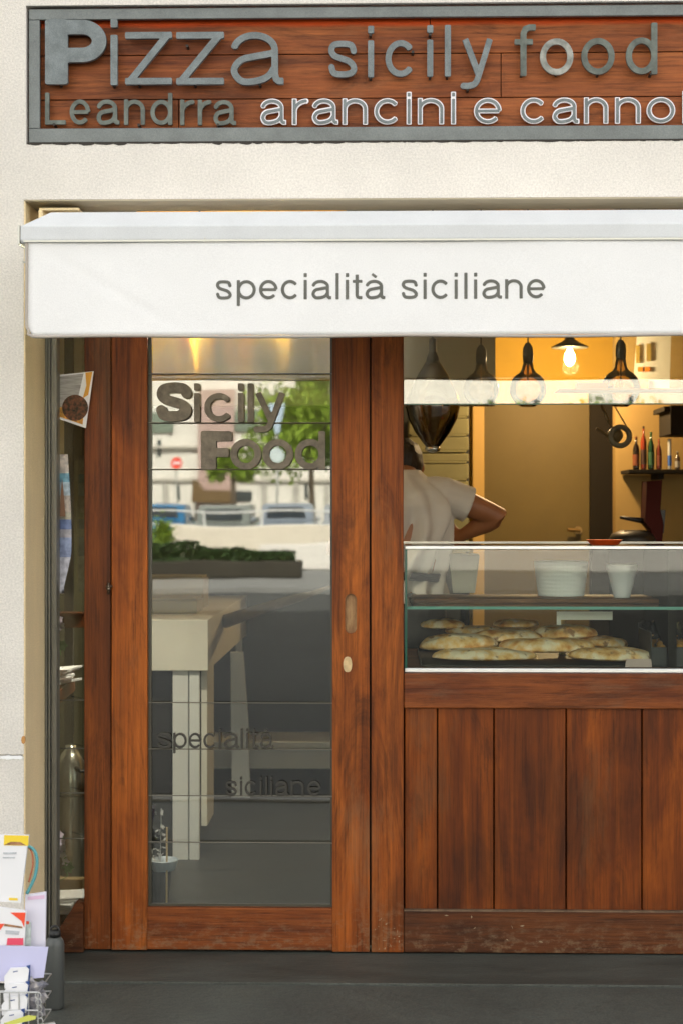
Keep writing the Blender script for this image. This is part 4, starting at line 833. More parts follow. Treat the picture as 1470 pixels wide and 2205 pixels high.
# bundle in the corner by the door glass
tag(MB().tube([tuple(P(343, 1757, .5)), tuple(P(346, 1830, .5))], .018, 10).lathe([(.02, 0), (.035, .01), (.045, .09), (.038, .10)], tuple(P(345, 1925, .5)), 16).build('white_bottle', MT['white'], smooth=True), 'small white spray bottle on the floor by the door stile', 'bottle') if False else None
e = empty('watering_can', (X(350, .6), .6, 0), 'small pale blue and white pot on the floor behind the door glass', 'pot')
MB().lathe([(.028, .003), (.034, .05), (.040, .115), (.036, .115)], (X(345, .6), .6, 0), 18).build('pot', mat('black_pot', (.03, .03, .03), .5), e, smooth=False)
MB().lathe([(.040, .1155), (.052, .150), (.050, .152), (.02, .125)], (X(353, .6), .6, 0), 18).build('saucer', mat('pale_blue', (.45, .52, .60), .4), e, smooth=False)
MB().tube([(X(362, .6), .56, .003), (X(362, .6), .57, .27)], .0035, 8).build('stick', mat('stick_cane', (.55, .42, .22), .6), e)
lf = MB()
for k in range(26):
    a = rnd.uniform(0, 6.28); r = rnd.uniform(.004, .03); z = rnd.uniform(.15, .34); p = Vector((X(345, .6) + r * math.cos(a), .6 + r * math.sin(a), z)); s_ = rnd.uniform(.008, .016)
    u = Vector((rnd.uniform(-1, 1), rnd.uniform(-1, 1), rnd.uniform(-1, 1))).normalized() * s_; v = Vector((rnd.uniform(-1, 1), rnd.uniform(-1, 1), rnd.uniform(-1, 1))).normalized() * s_ * .6
    lf.add([p - u, p + v, p + u, p - v], [(0, 1, 2, 3)])
lf.tube([(X(345, .6), .6, .11), (X(345, .6) + .004, .6, .33)], .002, 6).build('flowers', mat('faded_petals', (.42, .42, .42), .8, var=.4, vscale=40), e)

# ------------------------------------------------------------------ side display (left of the jamb): shelves, steel urn, papers, flowers
def q3(px, py, Y): return P(px, py, Y)
def corner_shelf(name, py0, Y0, py1, Y1, th, label):
    a, b = P(122, py0, Y0), P(0, py1, Y1); z = a.z; x1_ = P(162 if 'upper' in label else 178, py1, Y1).x
    m = MB(); xl = -1.44
    m.prism  # plan outline extruded in z
    pl_ = [(xl, Y0), (a.x, Y0), (x1_, Y1), (xl, Y1)]
    vs = [(x, y, z - th) for x, y in pl_] + [(x, y, z) for x, y in pl_]
    m.add(vs, [(0, 3, 2, 1), (4, 5, 6, 7), (0, 1, 5, 4), (1, 2, 6, 5), (2, 3, 7, 6), (3, 0, 4, 7)])
    o = m.build(name, MT['wood_in'], bevel=.002); tag(o, label, 'shelf'); return z
z1 = corner_shelf('corner_shelf', 1492, .06, 1452, .52, .045, 'upper red-brown corner shelf behind the side window')
z2 = corner_shelf('corner_shelf', 1985, .05, 1925, .36, .08, 'lower wide red-brown corner shelf near the ground behind the side window')
def papers(px, Y, z, w, d, h, label, n=6):
    m = MB(); x = X(px, Y)
    for k in range(n):
        a = rnd.uniform(-.3, .3); c_, s_ = math.cos(a), math.sin(a); pts_ = [(-w / 2, -d / 2), (w / 2, -d / 2), (w / 2, d / 2), (-w / 2, d / 2)]
        dx, dy = rnd.uniform(-.008, .008), rnd.uniform(-.01, .01); z0_ = z + h * k / n
        vs = [(x + dx + p * c_ - r * s_, Y + dy + p * s_ + r * c_, z0_ + zz + .006 * math.sin(p * 60)) for zz in (0, h / n * .8) for p, r in pts_]
        m.add(vs, [(0, 3, 2, 1), (4, 5, 6, 7), (0, 1, 5, 4), (1, 2, 6, 5), (2, 3, 7, 6), (3, 0, 4, 7)])
    tag(m.build('paper_pile', MT['paper']), label, 'papers')
papers(130, .28, z1 + .008, .085, .16, .05, 'crumpled white papers on the upper corner shelf')
papers(142, .17, z2 + .008, .10, .12, .05, 'crumpled white papers on the lower corner shelf')
tag(box('wood_offcut', (X(105, .42), .40, P(120, 1930, .42).z - .003), (X(180, .42), .44, P(120, 1891, .42).z), mat('pale_wood', (.30, .21, .10), .7, var=.15), bevel=.002), 'pale wooden block behind the papers on the lower shelf', 'block')
tag(MB().box((X(60, .9), .9, P(150, 1352, .9).z), (X(182, .9), .93, P(150, 1318, .9).z)).box((X(60, .9), .86, P(150, 1322, .9).z + .002), (X(182, .9), .8995, P(150, 1318, .9).z)).build('cross_rail', MT['wood_in'], bevel=.002), 'reddish wooden cross rail inside the side window', 'rail')
tag(box('dark_upright', (X(134, .9), .935, .01), (X(153, .9), .96, 2.3), MT['black'], bevel=.002), 'black upright bar behind the cross rail', 'post')
tag(box('grey_screen', (X(60, 1.1), 1.1, .01), (X(187, 1.1), 1.12, P(150, 990, 1.1).z), mat('screen_olive', (.075, .07, .04), .5, var=.25, vscale=4), bevel=.002), 'dark olive screen panel behind the side window', 'screen')
# steel urn
Yu = .62; c = P(150, 1880, Yu); su = (5 + Yu) / FPX; e = empty('steel_urn', (c.x, Yu, P(150, 1932, Yu).z), 'tall brushed steel urn with a domed lid behind the side window', 'urn')
pu = lambda y: (1932 - y) * su
MB().lathe([(r * su, pu(y)) for r, y in [(34, 1932), (36, 1925), (37, 1680), (36, 1665), (30, 1640), (20, 1621), (12, 1612), (11, 1604), (4, 1601)]], (c.x + .004, Yu, P(150, 1932, Yu).z), 36).build('body', MT['steel'], e, smooth=True)
for y in (1708,): MB().lathe([(37.6 * su, pu(y + 2)), (37.6 * su, pu(y - 2))], (c.x + .004, Yu, P(150, 1932, Yu).z), 36).build('band', MT['dark_pin'], e)
hd = P(181, 1655, Yu); MB().tube([(hd.x - .02, Yu - .05, hd.z + .012), (hd.x, Yu - .066, hd.z), (hd.x + .03, Yu - .05, hd.z - .002)], .006, 8).build('handle', MT['black'], e, smooth=True)
tag(box('urn_stand', (c.x - .09, Yu - .09, .003), (c.x + .10, Yu + .09, P(150, 1932, Yu).z - .001), MT['in_dark'], bevel=.003), 'low dark stand under the steel urn', 'stand')
def posy(px, py, Y, label, greens):
    e = empty('flower_sprig', P(px, py, Y), label, 'flowers', 'artificial flower sprigs in the side window'); c = P(px, py, Y)
    m1, m2 = MB(), MB()
    for k in range(5):
        x, z = c.x + rnd.uniform(-.02, .010), c.z + .018 + .022 * k
        for a in range(5):
            t = a * 1.257 + k; u = Vector((math.cos(t), -.4, math.sin(t))) * .012; v = Vector((-math.sin(t), 0, math.cos(t))) * .006; p = Vector((x, Y - .004 * k, z)) + u * .6
            m1.add([p - u * .6, p + v, p + u * .6, p - v], [(0, 1, 2, 3)])
    for k in range(greens):
        t = k * 1.05; u = Vector((math.cos(t), -.3, math.sin(t))) * .015; v = Vector((-math.sin(t), 0, math.cos(t))) * .007; p = Vector((c.x + .008, Y, c.z)) + u * .7
        m2.add([p - u * .7, p + v, p + u * .7, p - v], [(0, 1, 2, 3)])
    m2.tube([(c.x - .01, Y + .006, c.z + .10), (c.x - .005, Y + .006, c.z + .03), (c.x + .004, Y + .004, c.z - .03), (c.x - .03, Y + .006, c.z - .05)], .0018, 6)
    m1.build('petals', mat('pink_white_petals', (.72, .62, .66), .7), e); m2.build('leaves', mat('sprig_green', (.10, .30, .08), .6), e)
posy(128, 1390, .05, 'small white and green sprig beside the track, above the upper shelf', 6)
posy(142, 1868, .05, 'pink and white sprig with green leaves above the lower shelf', 8)

# flyers
def flyer(name, pts_, Y, m, label, curl=0):
    e = empty(name, P(*pts_[0], Y), label, 'flyer'); return e
Yf = YD0 - .010
e = empty('flyer', P(160, 860, Yf), 'tilted flyer with a round food photo taped to the wooden jamb', 'flyer')
def poly(pts_, Y, m, name, par, th=.0006): MB().prism([tuple(P(a, b, Y))[0::2] for a, b in pts_], Y, Y + th).build(name, m, par)
poly([(116, 808), (202, 799), (185, 922), (116, 898)], Yf, MT['paper'], 'sheet', e)
poly([(116, 812), (180, 804), (165, 870), (116, 880)], Yf - .0008, mat('flyer_grey', (.36, .34, .32), .7, var=.35, vscale=30, stretch=(.5, 1, 6)), 'text_area', e, .0003)
poly([(184, 802), (199, 800), (190, 850), (178, 858), (186, 830)], Yf - .0008, mat('flyer_orange', (.70, .33, .03), .6), 'orange_band', e, .0003)
poly([(116, 878), (182, 872), (178, 914), (116, 893)], Yf - .0012, mat('flyer_ochre', (.60, .28, .04), .6, var=.5, vscale=60), 'ochre_ground', e, .0003)
cc = P(162, 878, Yf); ccr = 28 * 5 / FPX
MB().lathe([(ccr, 0), (ccr, .0004)], (cc.x, Yf - .0021, cc.z), 30, axis='Y').build('photo_disc', mat('flyer_photo', (.22, .08, .04), .6, vscale=70, col2=(.01, .025, .015), spec=.2), e)
e = empty('brochure_strip', P(135, 1200, -.03), 'hanging strip of brochures with a blue tower picture beside the track', 'brochure')
gr = []
for i in range(25):
    t = i / 24; py = 978 + 300 * t; xr = 146 + 8 * math.sin(t * 2.6) - 16 * max(0, t - .72) / .28
    gr.append([tuple(P(px, py, -.03 - .02 * math.sin(t * 3) * (px - 116) / 40)) for px in (114, 122, 130, 138, xr)])
bm_ = bpy.data.materials.new('brochure_print'); bm_.use_nodes = True; t = bm_.node_tree; geo = t.nodes.new('ShaderNodeNewGeometry'); sp_ = t.nodes.new('ShaderNodeSeparateXYZ'); t.links.new(geo.outputs['Position'], sp_.inputs[0])
mr = t.nodes.new('ShaderNodeMapRange'); mr.inputs['From Min'].default_value = P(130, 1278, -.03).z; mr.inputs['From Max'].default_value = P(130, 978, -.03).z; t.links.new(sp_.outputs[2], mr.inputs['Value'])
cr = t.nodes.new('ShaderNodeValToRGB'); cr.color_ramp.interpolation = 'CONSTANT'; e_ = cr.color_ramp.elements
stp = [(0, (.60, .60, .68)), (.26, (.30, .36, .55)), (.40, (.42, .40, .44)), (.46, (.16, .22, .42)), (.53, (.40, .38, .30)), (.58, (.45, .38, .33)), (.70, (.42, .52, .60)), (.80, (.16, .36, .48)), (.86, (.62, .54, .48))]
while len(e_) < len(stp): e_.new(.5)
for k, (p_, c_) in enumerate(stp): e_[k].position = p_; e_[k].color = (*c_, 1)
t.links.new(mr.outputs[0], cr.inputs[0]); nn = t.nodes.new('ShaderNodeTexNoise'); nn.inputs['Scale'].default_value = 55; t.links.new(geo.outputs['Position'], nn.inputs['Vector'])
t.links.new(mixc(t, .45, cr.outputs[0], ramp(t, nn.outputs[0], [(.35, (.25, .25, .3)), (.65, (1.3, 1.3, 1.25))]), 'MULTIPLY'), t.nodes['Principled BSDF'].inputs['Base Color']); t.nodes['Principled BSDF'].inputs['Roughness'].default_value = .5
MB().sheet(gr).build('sheet', bm_, e, smooth=True, solid=.0012)
MB().prism([tuple(P(a, b, -.052))[0::2] for a, b in [(129, 1112), (131, 1060), (134, 1030), (137, 1060), (141, 1112)]], -.053, -.0524).build('tower_print', mat('tower_brown', (.20, .10, .05), .6), e)

# ================================================================== PERSON (seen from behind, bent over the work, hand at the waist)
def skin(name, vs, es, rs, m, parent, root=0, sub=2):
    me = bpy.data.meshes.new(name); off = wloc(parent); me.from_pydata([tuple(Vector(v) - off) for v in vs], es, []); me.materials.append(m)
    o = bpy.data.objects.new(name, me); COL.objects.link(o); o.parent = parent
    sk = o.modifiers.new('skin', 'SKIN'); sk.use_smooth_shade = True; d = me.skin_vertices[0].data if me.skin_vertices else None
    if d is None: me.attributes; 
    return o, me
YPN = 1.25; pc = P(866, 1102, YPN).x; p0 = Vector((pc, YPN, 0))
pe = empty('person', (pc, YPN, 0), 'cook in a white t-shirt seen from behind with the right elbow bent outward', 'person')
skinm = mat('skin', (.30, .12, .05), .5, var=.1, vscale=12)
def limb(rings, n=20):                  # rings: (centre, (ax, ay), rotation axis dir) -> lofted tube with elliptical rings
    m = MB(); cs = [Vector(r[0]) for r in rings]; vs = []; fs = []; up = None
    for i, r in enumerate(rings):
        d = (cs[min(i + 1, len(cs) - 1)] - cs[max(i - 1, 0)]).normalized()
        if up is None: up = Vector((0, 1, 0)) if abs(d.y) < .8 else Vector((0, 0, 1))
        a = up.cross(d).normalized(); b = d.cross(a).normalized(); up = b
        for k in range(n):
            t = 2 * math.pi * k / n; vs.append(cs[i] + a * (r[1][0] * math.cos(t)) + b * (r[1][1] * math.sin(t)))
    for i in range(len(rings) - 1):
        for k in range(n): fs.append((i * n + k, i * n + (k + 1) % n, (i + 1) * n + (k + 1) % n, (i + 1) * n + k))
    fs += [tuple(range(n - 1, -1, -1)), tuple((len(rings) - 1) * n + k for k in range(n))]
    return m.add(vs, fs)
def J(x, y, z): return p0 + Vector((x, y, z))
def merge(*ms):
    o = MB()
    for m in ms: o.add(m.v, m.f)
    return o
def remesh(o, vox, it=6):
    r = o.modifiers.new('r', 'REMESH'); r.mode = 'VOXEL'; r.voxel_size = vox; r.use_smooth_shade = True
    s_ = o.modifiers.new('s', 'SMOOTH'); s_.factor = .5; s_.iterations = it
    return o
def E1(c, a, b=None): return (J(*c), (a, b or a))
torso = limb([E1((0, 0, .86), .155, .12), E1((0, 0, .95), .17, .125), E1((0, .0, 1.08), .145, .105), E1((0, .0, 1.25), .155, .11), E1((0, .01, 1.38), .175, .115), E1((0, .03, 1.45), .15, .10), E1((0, .05, 1.50), .08, .07), E1((0, .07, 1.53), .055, .055), E1((0, .09, 1.56), .052, .054)])
head = limb([E1((0, 0.130, 1.448), .02, .03), E1((0, 0.140, 1.463), .045, .055), E1((0, 0.150, 1.498), .064, .082), E1((0, 0.148, 1.548), .074, .096), E1((0, 0.142, 1.593), .072, .092), E1((0, 0.135, 1.628), .052, .07), E1((0, 0.130, 1.643), .018, .025)])
nose = limb([E1((0, 0.225, 1.548), .008, .008), E1((0, 0.252, 1.523), .014, .012), E1((0, 0.235, 1.510), .012, .01)], 8)
brow = limb([E1((-.03, 0.226, 1.566), .010, .009), E1((.03, 0.226, 1.566), .010, .009)], 8); lips = limb([E1((-.02, 0.218, 1.488), .006, .007), E1((.0, 0.226, 1.487), .009, .009), E1((.02, 0.218, 1.488), .006, .007)], 8)
ears = [limb([E1((s_ * .070, 0.138, 1.520), .006, .012), E1((s_ * .082, 0.135, 1.540), .009, .020), E1((s_ * .080, 0.132, 1.560), .008, .018), E1((s_ * .07, 0.138, 1.573), .004, .008)], 10) for s_ in (-1, 1)]
def arm(s_, sh, el, wr, hand_dir, curl):
    sh, el, wr = Vector(sh), Vector(el), Vector(wr); L = lambda a, b, t: tuple(a + (b - a) * t)
    u = limb([E1(L(sh, el, -.05), .045), E1(L(sh, el, .2), .055), E1(L(sh, el, .5), .050), E1(L(sh, el, .85), .042), E1(L(sh, el, 1.0), .041), E1(L(el, wr, .12), .043), E1(L(el, wr, .35), .042), E1(L(el, wr, .7), .032), E1(L(el, wr, .95), .026, .022)])
    hd = Vector(hand_dir).normalized(); side = hd.cross(Vector((0, 0, 1))).normalized(); up_ = side.cross(hd)
    pm_ = limb([(J(*(wr + hd * -.01)), (.026, .020)), (J(*(wr + hd * .03)), (.036, .017)), (J(*(wr + hd * .075)), (.040, .015)), (J(*(wr + hd * .09)), (.036, .012))], 14)
    parts = [u, pm_]
    for k, (o_, l_) in enumerate(((-.030, .070), (-.010, .080), (.010, .075), (.028, .058))):
        b0_ = wr + hd * .082 + up_ * o_; q_ = [b0_]; ang = 0; d_ = hd.copy()
        for sgm in (.42, .32, .26):
            ang += curl; d_ = (hd * math.cos(ang) + side * math.sin(ang)); q_.append(q_[-1] + d_ * l_ * sgm)
        parts.append(limb([(J(*p_), (r_, r_)) for p_, r_ in zip(q_, (.0095, .009, .008, .0065))], 10))
    tb = wr + hd * .02 + up_ * .025; t1 = tb + (hd * .6 + up_ * .8).normalized() * .035; t2 = t1 + (hd * .9 + up_ * .4 + side * .3).normalized() * .032
    parts.append(limb([(J(*tb), (.012, .012)), (J(*t1), (.011, .011)), (J(*t2), (.008, .008))], 10))
    return parts
rs = (.165, .03, 1.435); re_ = (.375, .06, 1.355); rw = (.235, .14, 1.275)
ra = arm(1, rs, re_, rw, (-.75, .55, -.12), .5)
la_ = arm(-1, (-.165, .03, 1.435), (-.26, .12, 1.22), (-.12, .33, 1.17), (.35, .9, -.1), .35)
legs = []
for s_ in (-1, 1): legs.append(limb([E1((s_ * .085, 0, .92), .085, .10), E1((s_ * .09, 0, .75), .085, .09), E1((s_ * .09, 0, .50), .058, .062), E1((s_ * .09, -.01, .33), .056, .06), E1((s_ * .09, -.01, .12), .038, .042), E1((s_ * .09, -.01, .07), .042, .05)])); 
bodyo = merge(torso, head, nose, brow, lips, *ears, *ra, *la_, *legs, limb([E1((-.09, -.06, .045), .03, .03), E1((-.09, .02, .05), .042, .035), E1((-.09, .15, .035), .045, .025)]), limb([E1((.09, -.06, .045), .03, .03), E1((.09, .02, .05), .042, .035), E1((.09, .15, .035), .045, .025)])).build('body', skinm, pe, smooth=True)
remesh(bodyo, .0055, 3)
# shirt: torso shell with folds + two sleeves
rings = []
for z, rx, ry, cy in [(1.02, .170, .135, 0), (1.08, .162, .128, 0), (1.12, .156, .120, 0), (1.16, .163, .126, 0), (1.25, .174, .130, 0), (1.33, .186, .134, .005), (1.40, .192, .132, .01), (1.45, .176, .122, .025), (1.485, .135, .10, .035), (1.515, .088, .080, .05), (1.535, .070, .070, .06)]: rings.append((z, rx, ry, cy))
vs = []; fs = []; n = 72; zz = np.linspace(1.02, 1.535, 46)
for i, z in enumerate(zz):
    rx = np.interp(z, [r[0] for r in rings], [r[1] for r in rings]); ry = np.interp(z, [r[0] for r in rings], [r[2] for r in rings]); cy = np.interp(z, [r[0] for r in rings], [r[3] for r in rings])
    for k in range(n):
        t = 2 * math.pi * k / n; fold = .017 * math.sin(t * 11 + 5.0 * math.sin(z * 8.0) + z * 9) * min(1, (1.52 - z) * 6) + .011 * math.sin(t * 6 - z * 24)* min(1, (1.52 - z) * 6) + .005 * noise.noise(Vector((t * 2, z * 14, 1)))
        vs.append(J((rx + fold) * math.cos(t), cy + (ry + fold) * math.sin(t), z))
for i in range(45):
    for k in range(n): fs.append((i * n + k, i * n + (k + 1) % n, (i + 1) * n + (k + 1) % n, (i + 1) * n + k))
fs += [tuple(range(n - 1, -1, -1)), tuple(45 * n + k for k in range(n))]
def sleeve(sh, el, s_):
    sh, el = Vector(sh), Vector(el); q_ = lambda t: tuple(sh + (el - sh) * t)
    return limb([E1((sh.x * .45, sh.y, sh.z + .0), .07), E1((sh.x * .8, sh.y, sh.z + .002), .074), E1(q_(0), .072), E1(q_(.2), .071), E1(q_(.36), .070), E1(q_(.46), .073)], 24)
sh_ = MB().add(vs, fs); sh_ = merge(sh_, sleeve(rs, re_, 1), sleeve((-.165, .03, 1.435), (-.26, .12, 1.22), -1))
remesh(sh_.build('t_shirt', mat('shirt_cotton', (.60, .56, .50), .9, bump=.25, bscale=25), pe, smooth=True), .0055, 2)
# hair, trousers, apron string, shoes
hair = limb([E1((0, 0.115, 1.483), .050, .05), E1((0, 0.125, 1.518), .074, .088), E1((0, 0.125, 1.558), .083, .100), E1((0, 0.128, 1.603), .081, .098), E1((0, 0.128, 1.638), .062, .08), E1((0, 0.130, 1.660), .03, .04)], 28)
hv = [Vector(v) for v in hair.v]; hair.v = [tuple(v + Vector((0, -.012, 0)) + Vector((1, 1, 1)) * .008 * noise.noise(v * 38)) if (v - p0).y < .18 or (v - p0).z > 1.578 else tuple(v + Vector((0, -.035, .012))) for v in hv]
remesh(hair.build('hair', mat('dark_hair', (.012, .008, .005), .6, bump=.6, bscale=90, stretch=(1, 1, .3)), pe, smooth=True), .006, 1)
tr_ = merge(limb([E1((0, 0, 1.06), .158, .122), E1((0, 0, .98), .172, .132), E1((0, 0, .88), .175, .135), E1((0, 0, .82), .14, .11)]), *[limb([E1((s_ * .085, 0, .90), .092, .108), E1((s_ * .09, 0, .70), .092, .098), E1((s_ * .09, 0, .45), .072, .076), E1((s_ * .09, -.01, .10), .062, .07)]) for s_ in (-1, 1)])
remesh(tr_.build('trousers', mat('dark_trousers', (.035, .035, .035), .85), pe, smooth=True), .009, 3)
asr = [J(.163 * math.cos(a), .001 + .127 * math.sin(a), 1.12 + .004 * math.sin(3 * a)) for a in [i * 2 * math.pi / 40 for i in range(41)]]
st_ = MB()
for dz_ in (-.010, 0, .010): st_.tube([p_ + Vector((0, 0, dz_)) for p_ in asr], .0068, 8, cap=False)
st_.build('apron_string', MT['black'], pe, smooth=True)
for s_ in (-1, 1): remesh(limb([E1((s_ * .09, -.075, .04), .036, .038), E1((s_ * .09, -.01, .055), .05, .052), E1((s_ * .09, .08, .04), .05, .036), E1((s_ * .09, .17, .03), .045, .026)]).build('shoe', MT['black'], pe, smooth=True), .007, 2)

# ================================================================== FRONT LEFT: leaflet stand, bottle
YST = -.92; qs = lambda a, b, Y=YST: P(a, b, Y)
st = empty('leaflet_stand', (X(30, YST), YST, 0), 'wire leaflet stand at the lower left corner in front of the pier', 'stand')
def flat(par, name, pts_, Y, m, th=.001, bend=None): return MB().prism([tuple(P(a, b, Y))[0::2] for a, b in pts_], Y, Y + th).build(name, m, par)
wm = MB(); wy0, wy1 = YST - .10, YST + .06
wiregrey = mat('basket_wire', (.55, .55, .54), .35, .6)
for py in (2112, 2150, 2190, 2230):
    a, b = P(-160, py, YST).x, P(100, py, YST).x; z = P(0, py, YST).z
    wm.tube([(a, wy0, z), (b, wy0, z), (b, wy1, z), (a, wy1, z), (a, wy0, z)], .0022, 6)
for px in range(-160, 101, 20):
    x = P(px, 0, YST).x; wm.tube([(x, wy0, P(0, 2235, YST).z), (x, wy0, P(0, 2110, YST).z)], .0016, 6)
wm.tube([(P(-60, 0, YST).x, wy1, .003), (P(-60, 0, YST).x, wy1, P(0, 1950, YST).z)], .010, 8).tube([(P(-60, 0, YST).x - .2, wy1 - .1, .006), (P(-60, 0, YST).x + .18, wy1 + .1, .006)], .008, 8)
for k in range(6):
    c = P(100, 2120 + k * 15, YST); wm.tube([(c.x + .007 * math.cos(a), wy0 + .006 * k, c.z + .009 * math.sin(a)) for a in [i * .7 for i in range(10)]], .0014, 6)
wm.build('wire_basket', wiregrey, st)
lil = mat('lilac_paper', (.56, .56, .80), .75)
def card(name, pts_, Y, m, label, cat='leaflet', prints=(), th=.003):
    e = empty(name, P(*pts_[0], Y), label, cat); flat(e, 'sheet', pts_, Y, m, th)
    for k, (nm, pp, mm) in enumerate(prints): flat(e, nm, pp, Y - .0012 - .0004 * k, mm, .0004)
    return e
yel = mat('yellow_print', (.85, .62, .04), .6); redp = mat('red_print', (.85, .08, .03), .6); pnk = mat('pink_print', (.72, .07, .13), .6); brn = mat('brown_picture', (.30, .15, .07), .6, var=.6, vscale=60); gry = mat('grey_print', (.48, .50, .54), .7, var=.3, vscale=80, stretch=(.4, 1, 5)); nvy = mat('navy_print', (.02, .06, .22), .5)
wh = mat('leaflet_white', (.80, .80, .83), .7)
card('leaflet', [(-40, 1940), (44, 1945), (58, 1826), (62, 1800), (8, 1799), (-10, 1800)], YST - .02, wh, 'tall white leaflet with a yellow header, highest in the stand', 'leaflet',
     [('yellow_header', [(8, 1821), (61, 1822), (62, 1800), (9, 1799)], yel), ('brown_print', [(9, 1820), (56, 1821), (44, 1814), (24, 1813)], brn), ('text_lines', [(7, 1836), (36, 1836), (35, 1840), (7, 1840)], gry), ('text_lines', [(6, 1846), (33, 1846), (32, 1849), (6, 1849)], gry), ('yellow_mark', [(19, 1934), (38, 1935), (38, 1940), (19, 1939)], yel)], th=.012)
card('leaflet', [(-60, 2040), (52, 2040), (56, 1966), (52, 1962), (-60, 1946)], YST - .035, wh, 'white leaflet with a red corner and a pink block below the tall one', 'leaflet',
     [('red_corner', [(22, 1966), (55, 1966), (52, 1998), (46, 1984), (30, 1972)], redp), ('red_edge', [(-60, 1990), (10, 1990), (0, 2004), (-60, 2006)], redp), ('brown_picture', [(10, 1990), (48, 1996), (48, 2000), (8, 1995)], brn), ('text_lines', [(12, 2004), (42, 2006), (40, 2014), (12, 2012)], gry), ('pink_block', [(16, 2021), (50, 2021), (50, 2036), (14, 2036)], pnk)], th=.008)
card('leaflet', [(54, 2040), (66, 2040), (66, 1988), (56, 1986)], YST - .010, mat('pale_teal_print', (.55, .62, .60), .6, var=.3, vscale=60), 'narrow pale teal leaflet edge with dark dots beside the red-cornered one', 'leaflet', [('red_dot', [(56, 1984), (63, 1985), (62, 1991), (56, 1991)], redp)], th=.006)
card('leaflet', [(52, 2038), (97, 2040), (99, 1922), (54, 1928)], YST + .012, mat('lilac_white_paper', (.74, .72, .84), .7), 'upright lilac-white leaflet with a faint pink top at the right of the stand', 'leaflet', [('pink_strip', [(60, 1932), (96, 1928), (96, 1936), (60, 1939)], mat('faint_pink', (.72, .50, .68), .7))], th=.010)
card('lilac_sheet', [(-60, 2120), (94, 2106), (104, 2040), (-60, 2036)], YST - .055, lil, 'plain lilac sheet covering the middle of the stand', 'sheet', th=.002)
for k, (a, b, cc_, d_, txt) in enumerate([(10, 2084, 62, 2124, 'topmost'), (8, 2118, 60, 2150, 'second from the top'), (4, 2146, 60, 2182, 'third from the top'), (2, 2178, 50, 2212, 'lowest')]):
    o_ = -6 * k
    e = empty('brochure', P(a, d_, YST - .07 - .012 * k), 'white brochure with a navy edge in the front pocket, ' + txt, 'brochure', 'brochures stacked in the front pocket'); Yk = YST - .070 - .014 * k
    flat(e, 'sheet', [(a, d_ + 6), (cc_ - 4, d_), (cc_, b + 6), (cc_ - 6, b), (a + 12, b + 2), (a - 1, b + 20)], Yk, wh, .006); flat(e, 'navy_edge', [(cc_ - 5, b - 3), (cc_ + 3, b - 5), (cc_ + 2, d_ - 4), (cc_ - 4, d_)], Yk + .0065, nvy, .003)
    flat(e, 'logo_mark', [(a + 18, b + 9), (a + 28, b + 7), (a + 28, b + 9), (a + 18, b + 11)], Yk - .0008, nvy, .0004)
for nm, lab, pts_, m, r_ in [('blue_cord', 'teal ribbon looping out at the right of the tall leaflet', [(60, 1822), (74, 1832), (80, 1855), (76, 1885), (68, 1905), (58, 1925)], mat('teal_ribbon', (.10, .34, .38), .6), .0042), ('red_cord', 'thin orange-red ribbon inside the teal loop', [(60, 1824), (69, 1838), (71, 1862), (66, 1885), (62, 1900)], mat('red_ribbon', (.50, .14, .07), .6), .002)]:
    tag(MB().tube([tuple(P(a, b, YST + .002)) for a, b in spl(pts_, 5)], r_, 8).build('ribbon', m, smooth=True), lab, 'ribbon')
tag(MB().prism([tuple(P(a, b, YST - .16))[0::2] for a, b in [(10, 2212), (76, 2196), (78, 2190), (60, 2188), (8, 2205)]], YST - .16, YST - .156).build('magazine', mat('lime_print', (.60, .62, .12), .6)), 'yellow-green magazine lowest in the wire basket', 'magazine')
clut = MB()
for k in range(16):
    a, b = rnd.uniform(62, 96), 2112 + k * 5; c = P(a, b, YST - .06 + rnd.uniform(-.02, .04)); r_ = rnd.uniform(.008, .018); an = rnd.uniform(0, 3)
    clut.add([(c.x + r_ * 1.5 * math.cos(an + t_), c.y + .01 * math.sin(t_ * 2), c.z + r_ * math.sin(an + t_)) for t_ in (0, 1.4, 3.1, 4.6)], [(0, 1, 2, 3)])
tag(clut.build('keyring_bundle', mat('mixed_prints', (.45, .42, .42), .4, .2, col2=(.10, .11, .16), vscale=60)), 'bundle of small shiny souvenirs at the right of the basket', 'souvenirs')

YBt = -.58; c = P(118, 2190, YBt); sb = (5 + YBt) / FPX; zb0 = -.0055
bt = empty('metal_bottle', (c.x, YBt, zb0), 'matt grey metal flask with a black loop cap on the pavement', 'bottle')
H = P(118, 1995, YBt).z - zb0; r = 20.5 * sb
gm_ = mat('flask_grey', (.095, .10, .095), .45, .3, var=.1)
MB().lathe([(r * .85, 0), (r, .006), (r, H - .052), (r * .93, H - .042), (r * .72, H - .032), (r * .55, H - .029)], (c.x, YBt, zb0), 32).build('body', gm_, bt, smooth=True)
MB().lathe([(r * .62, H - .0285), (r * .64, H - .020), (r * .55, H - .012), (r * .2, H - .010)], (c.x, YBt, zb0), 24).build('cap', MT['black'], bt, smooth=True)
MB().tube([(c.x + r * .48 * math.cos(a), YBt, zb0 + H - .016 + .016 * math.sin(a)) for a in [i * math.pi / 12 for i in range(13)]], .0035, 8).build('cap_loop', MT['black'], bt, smooth=True)

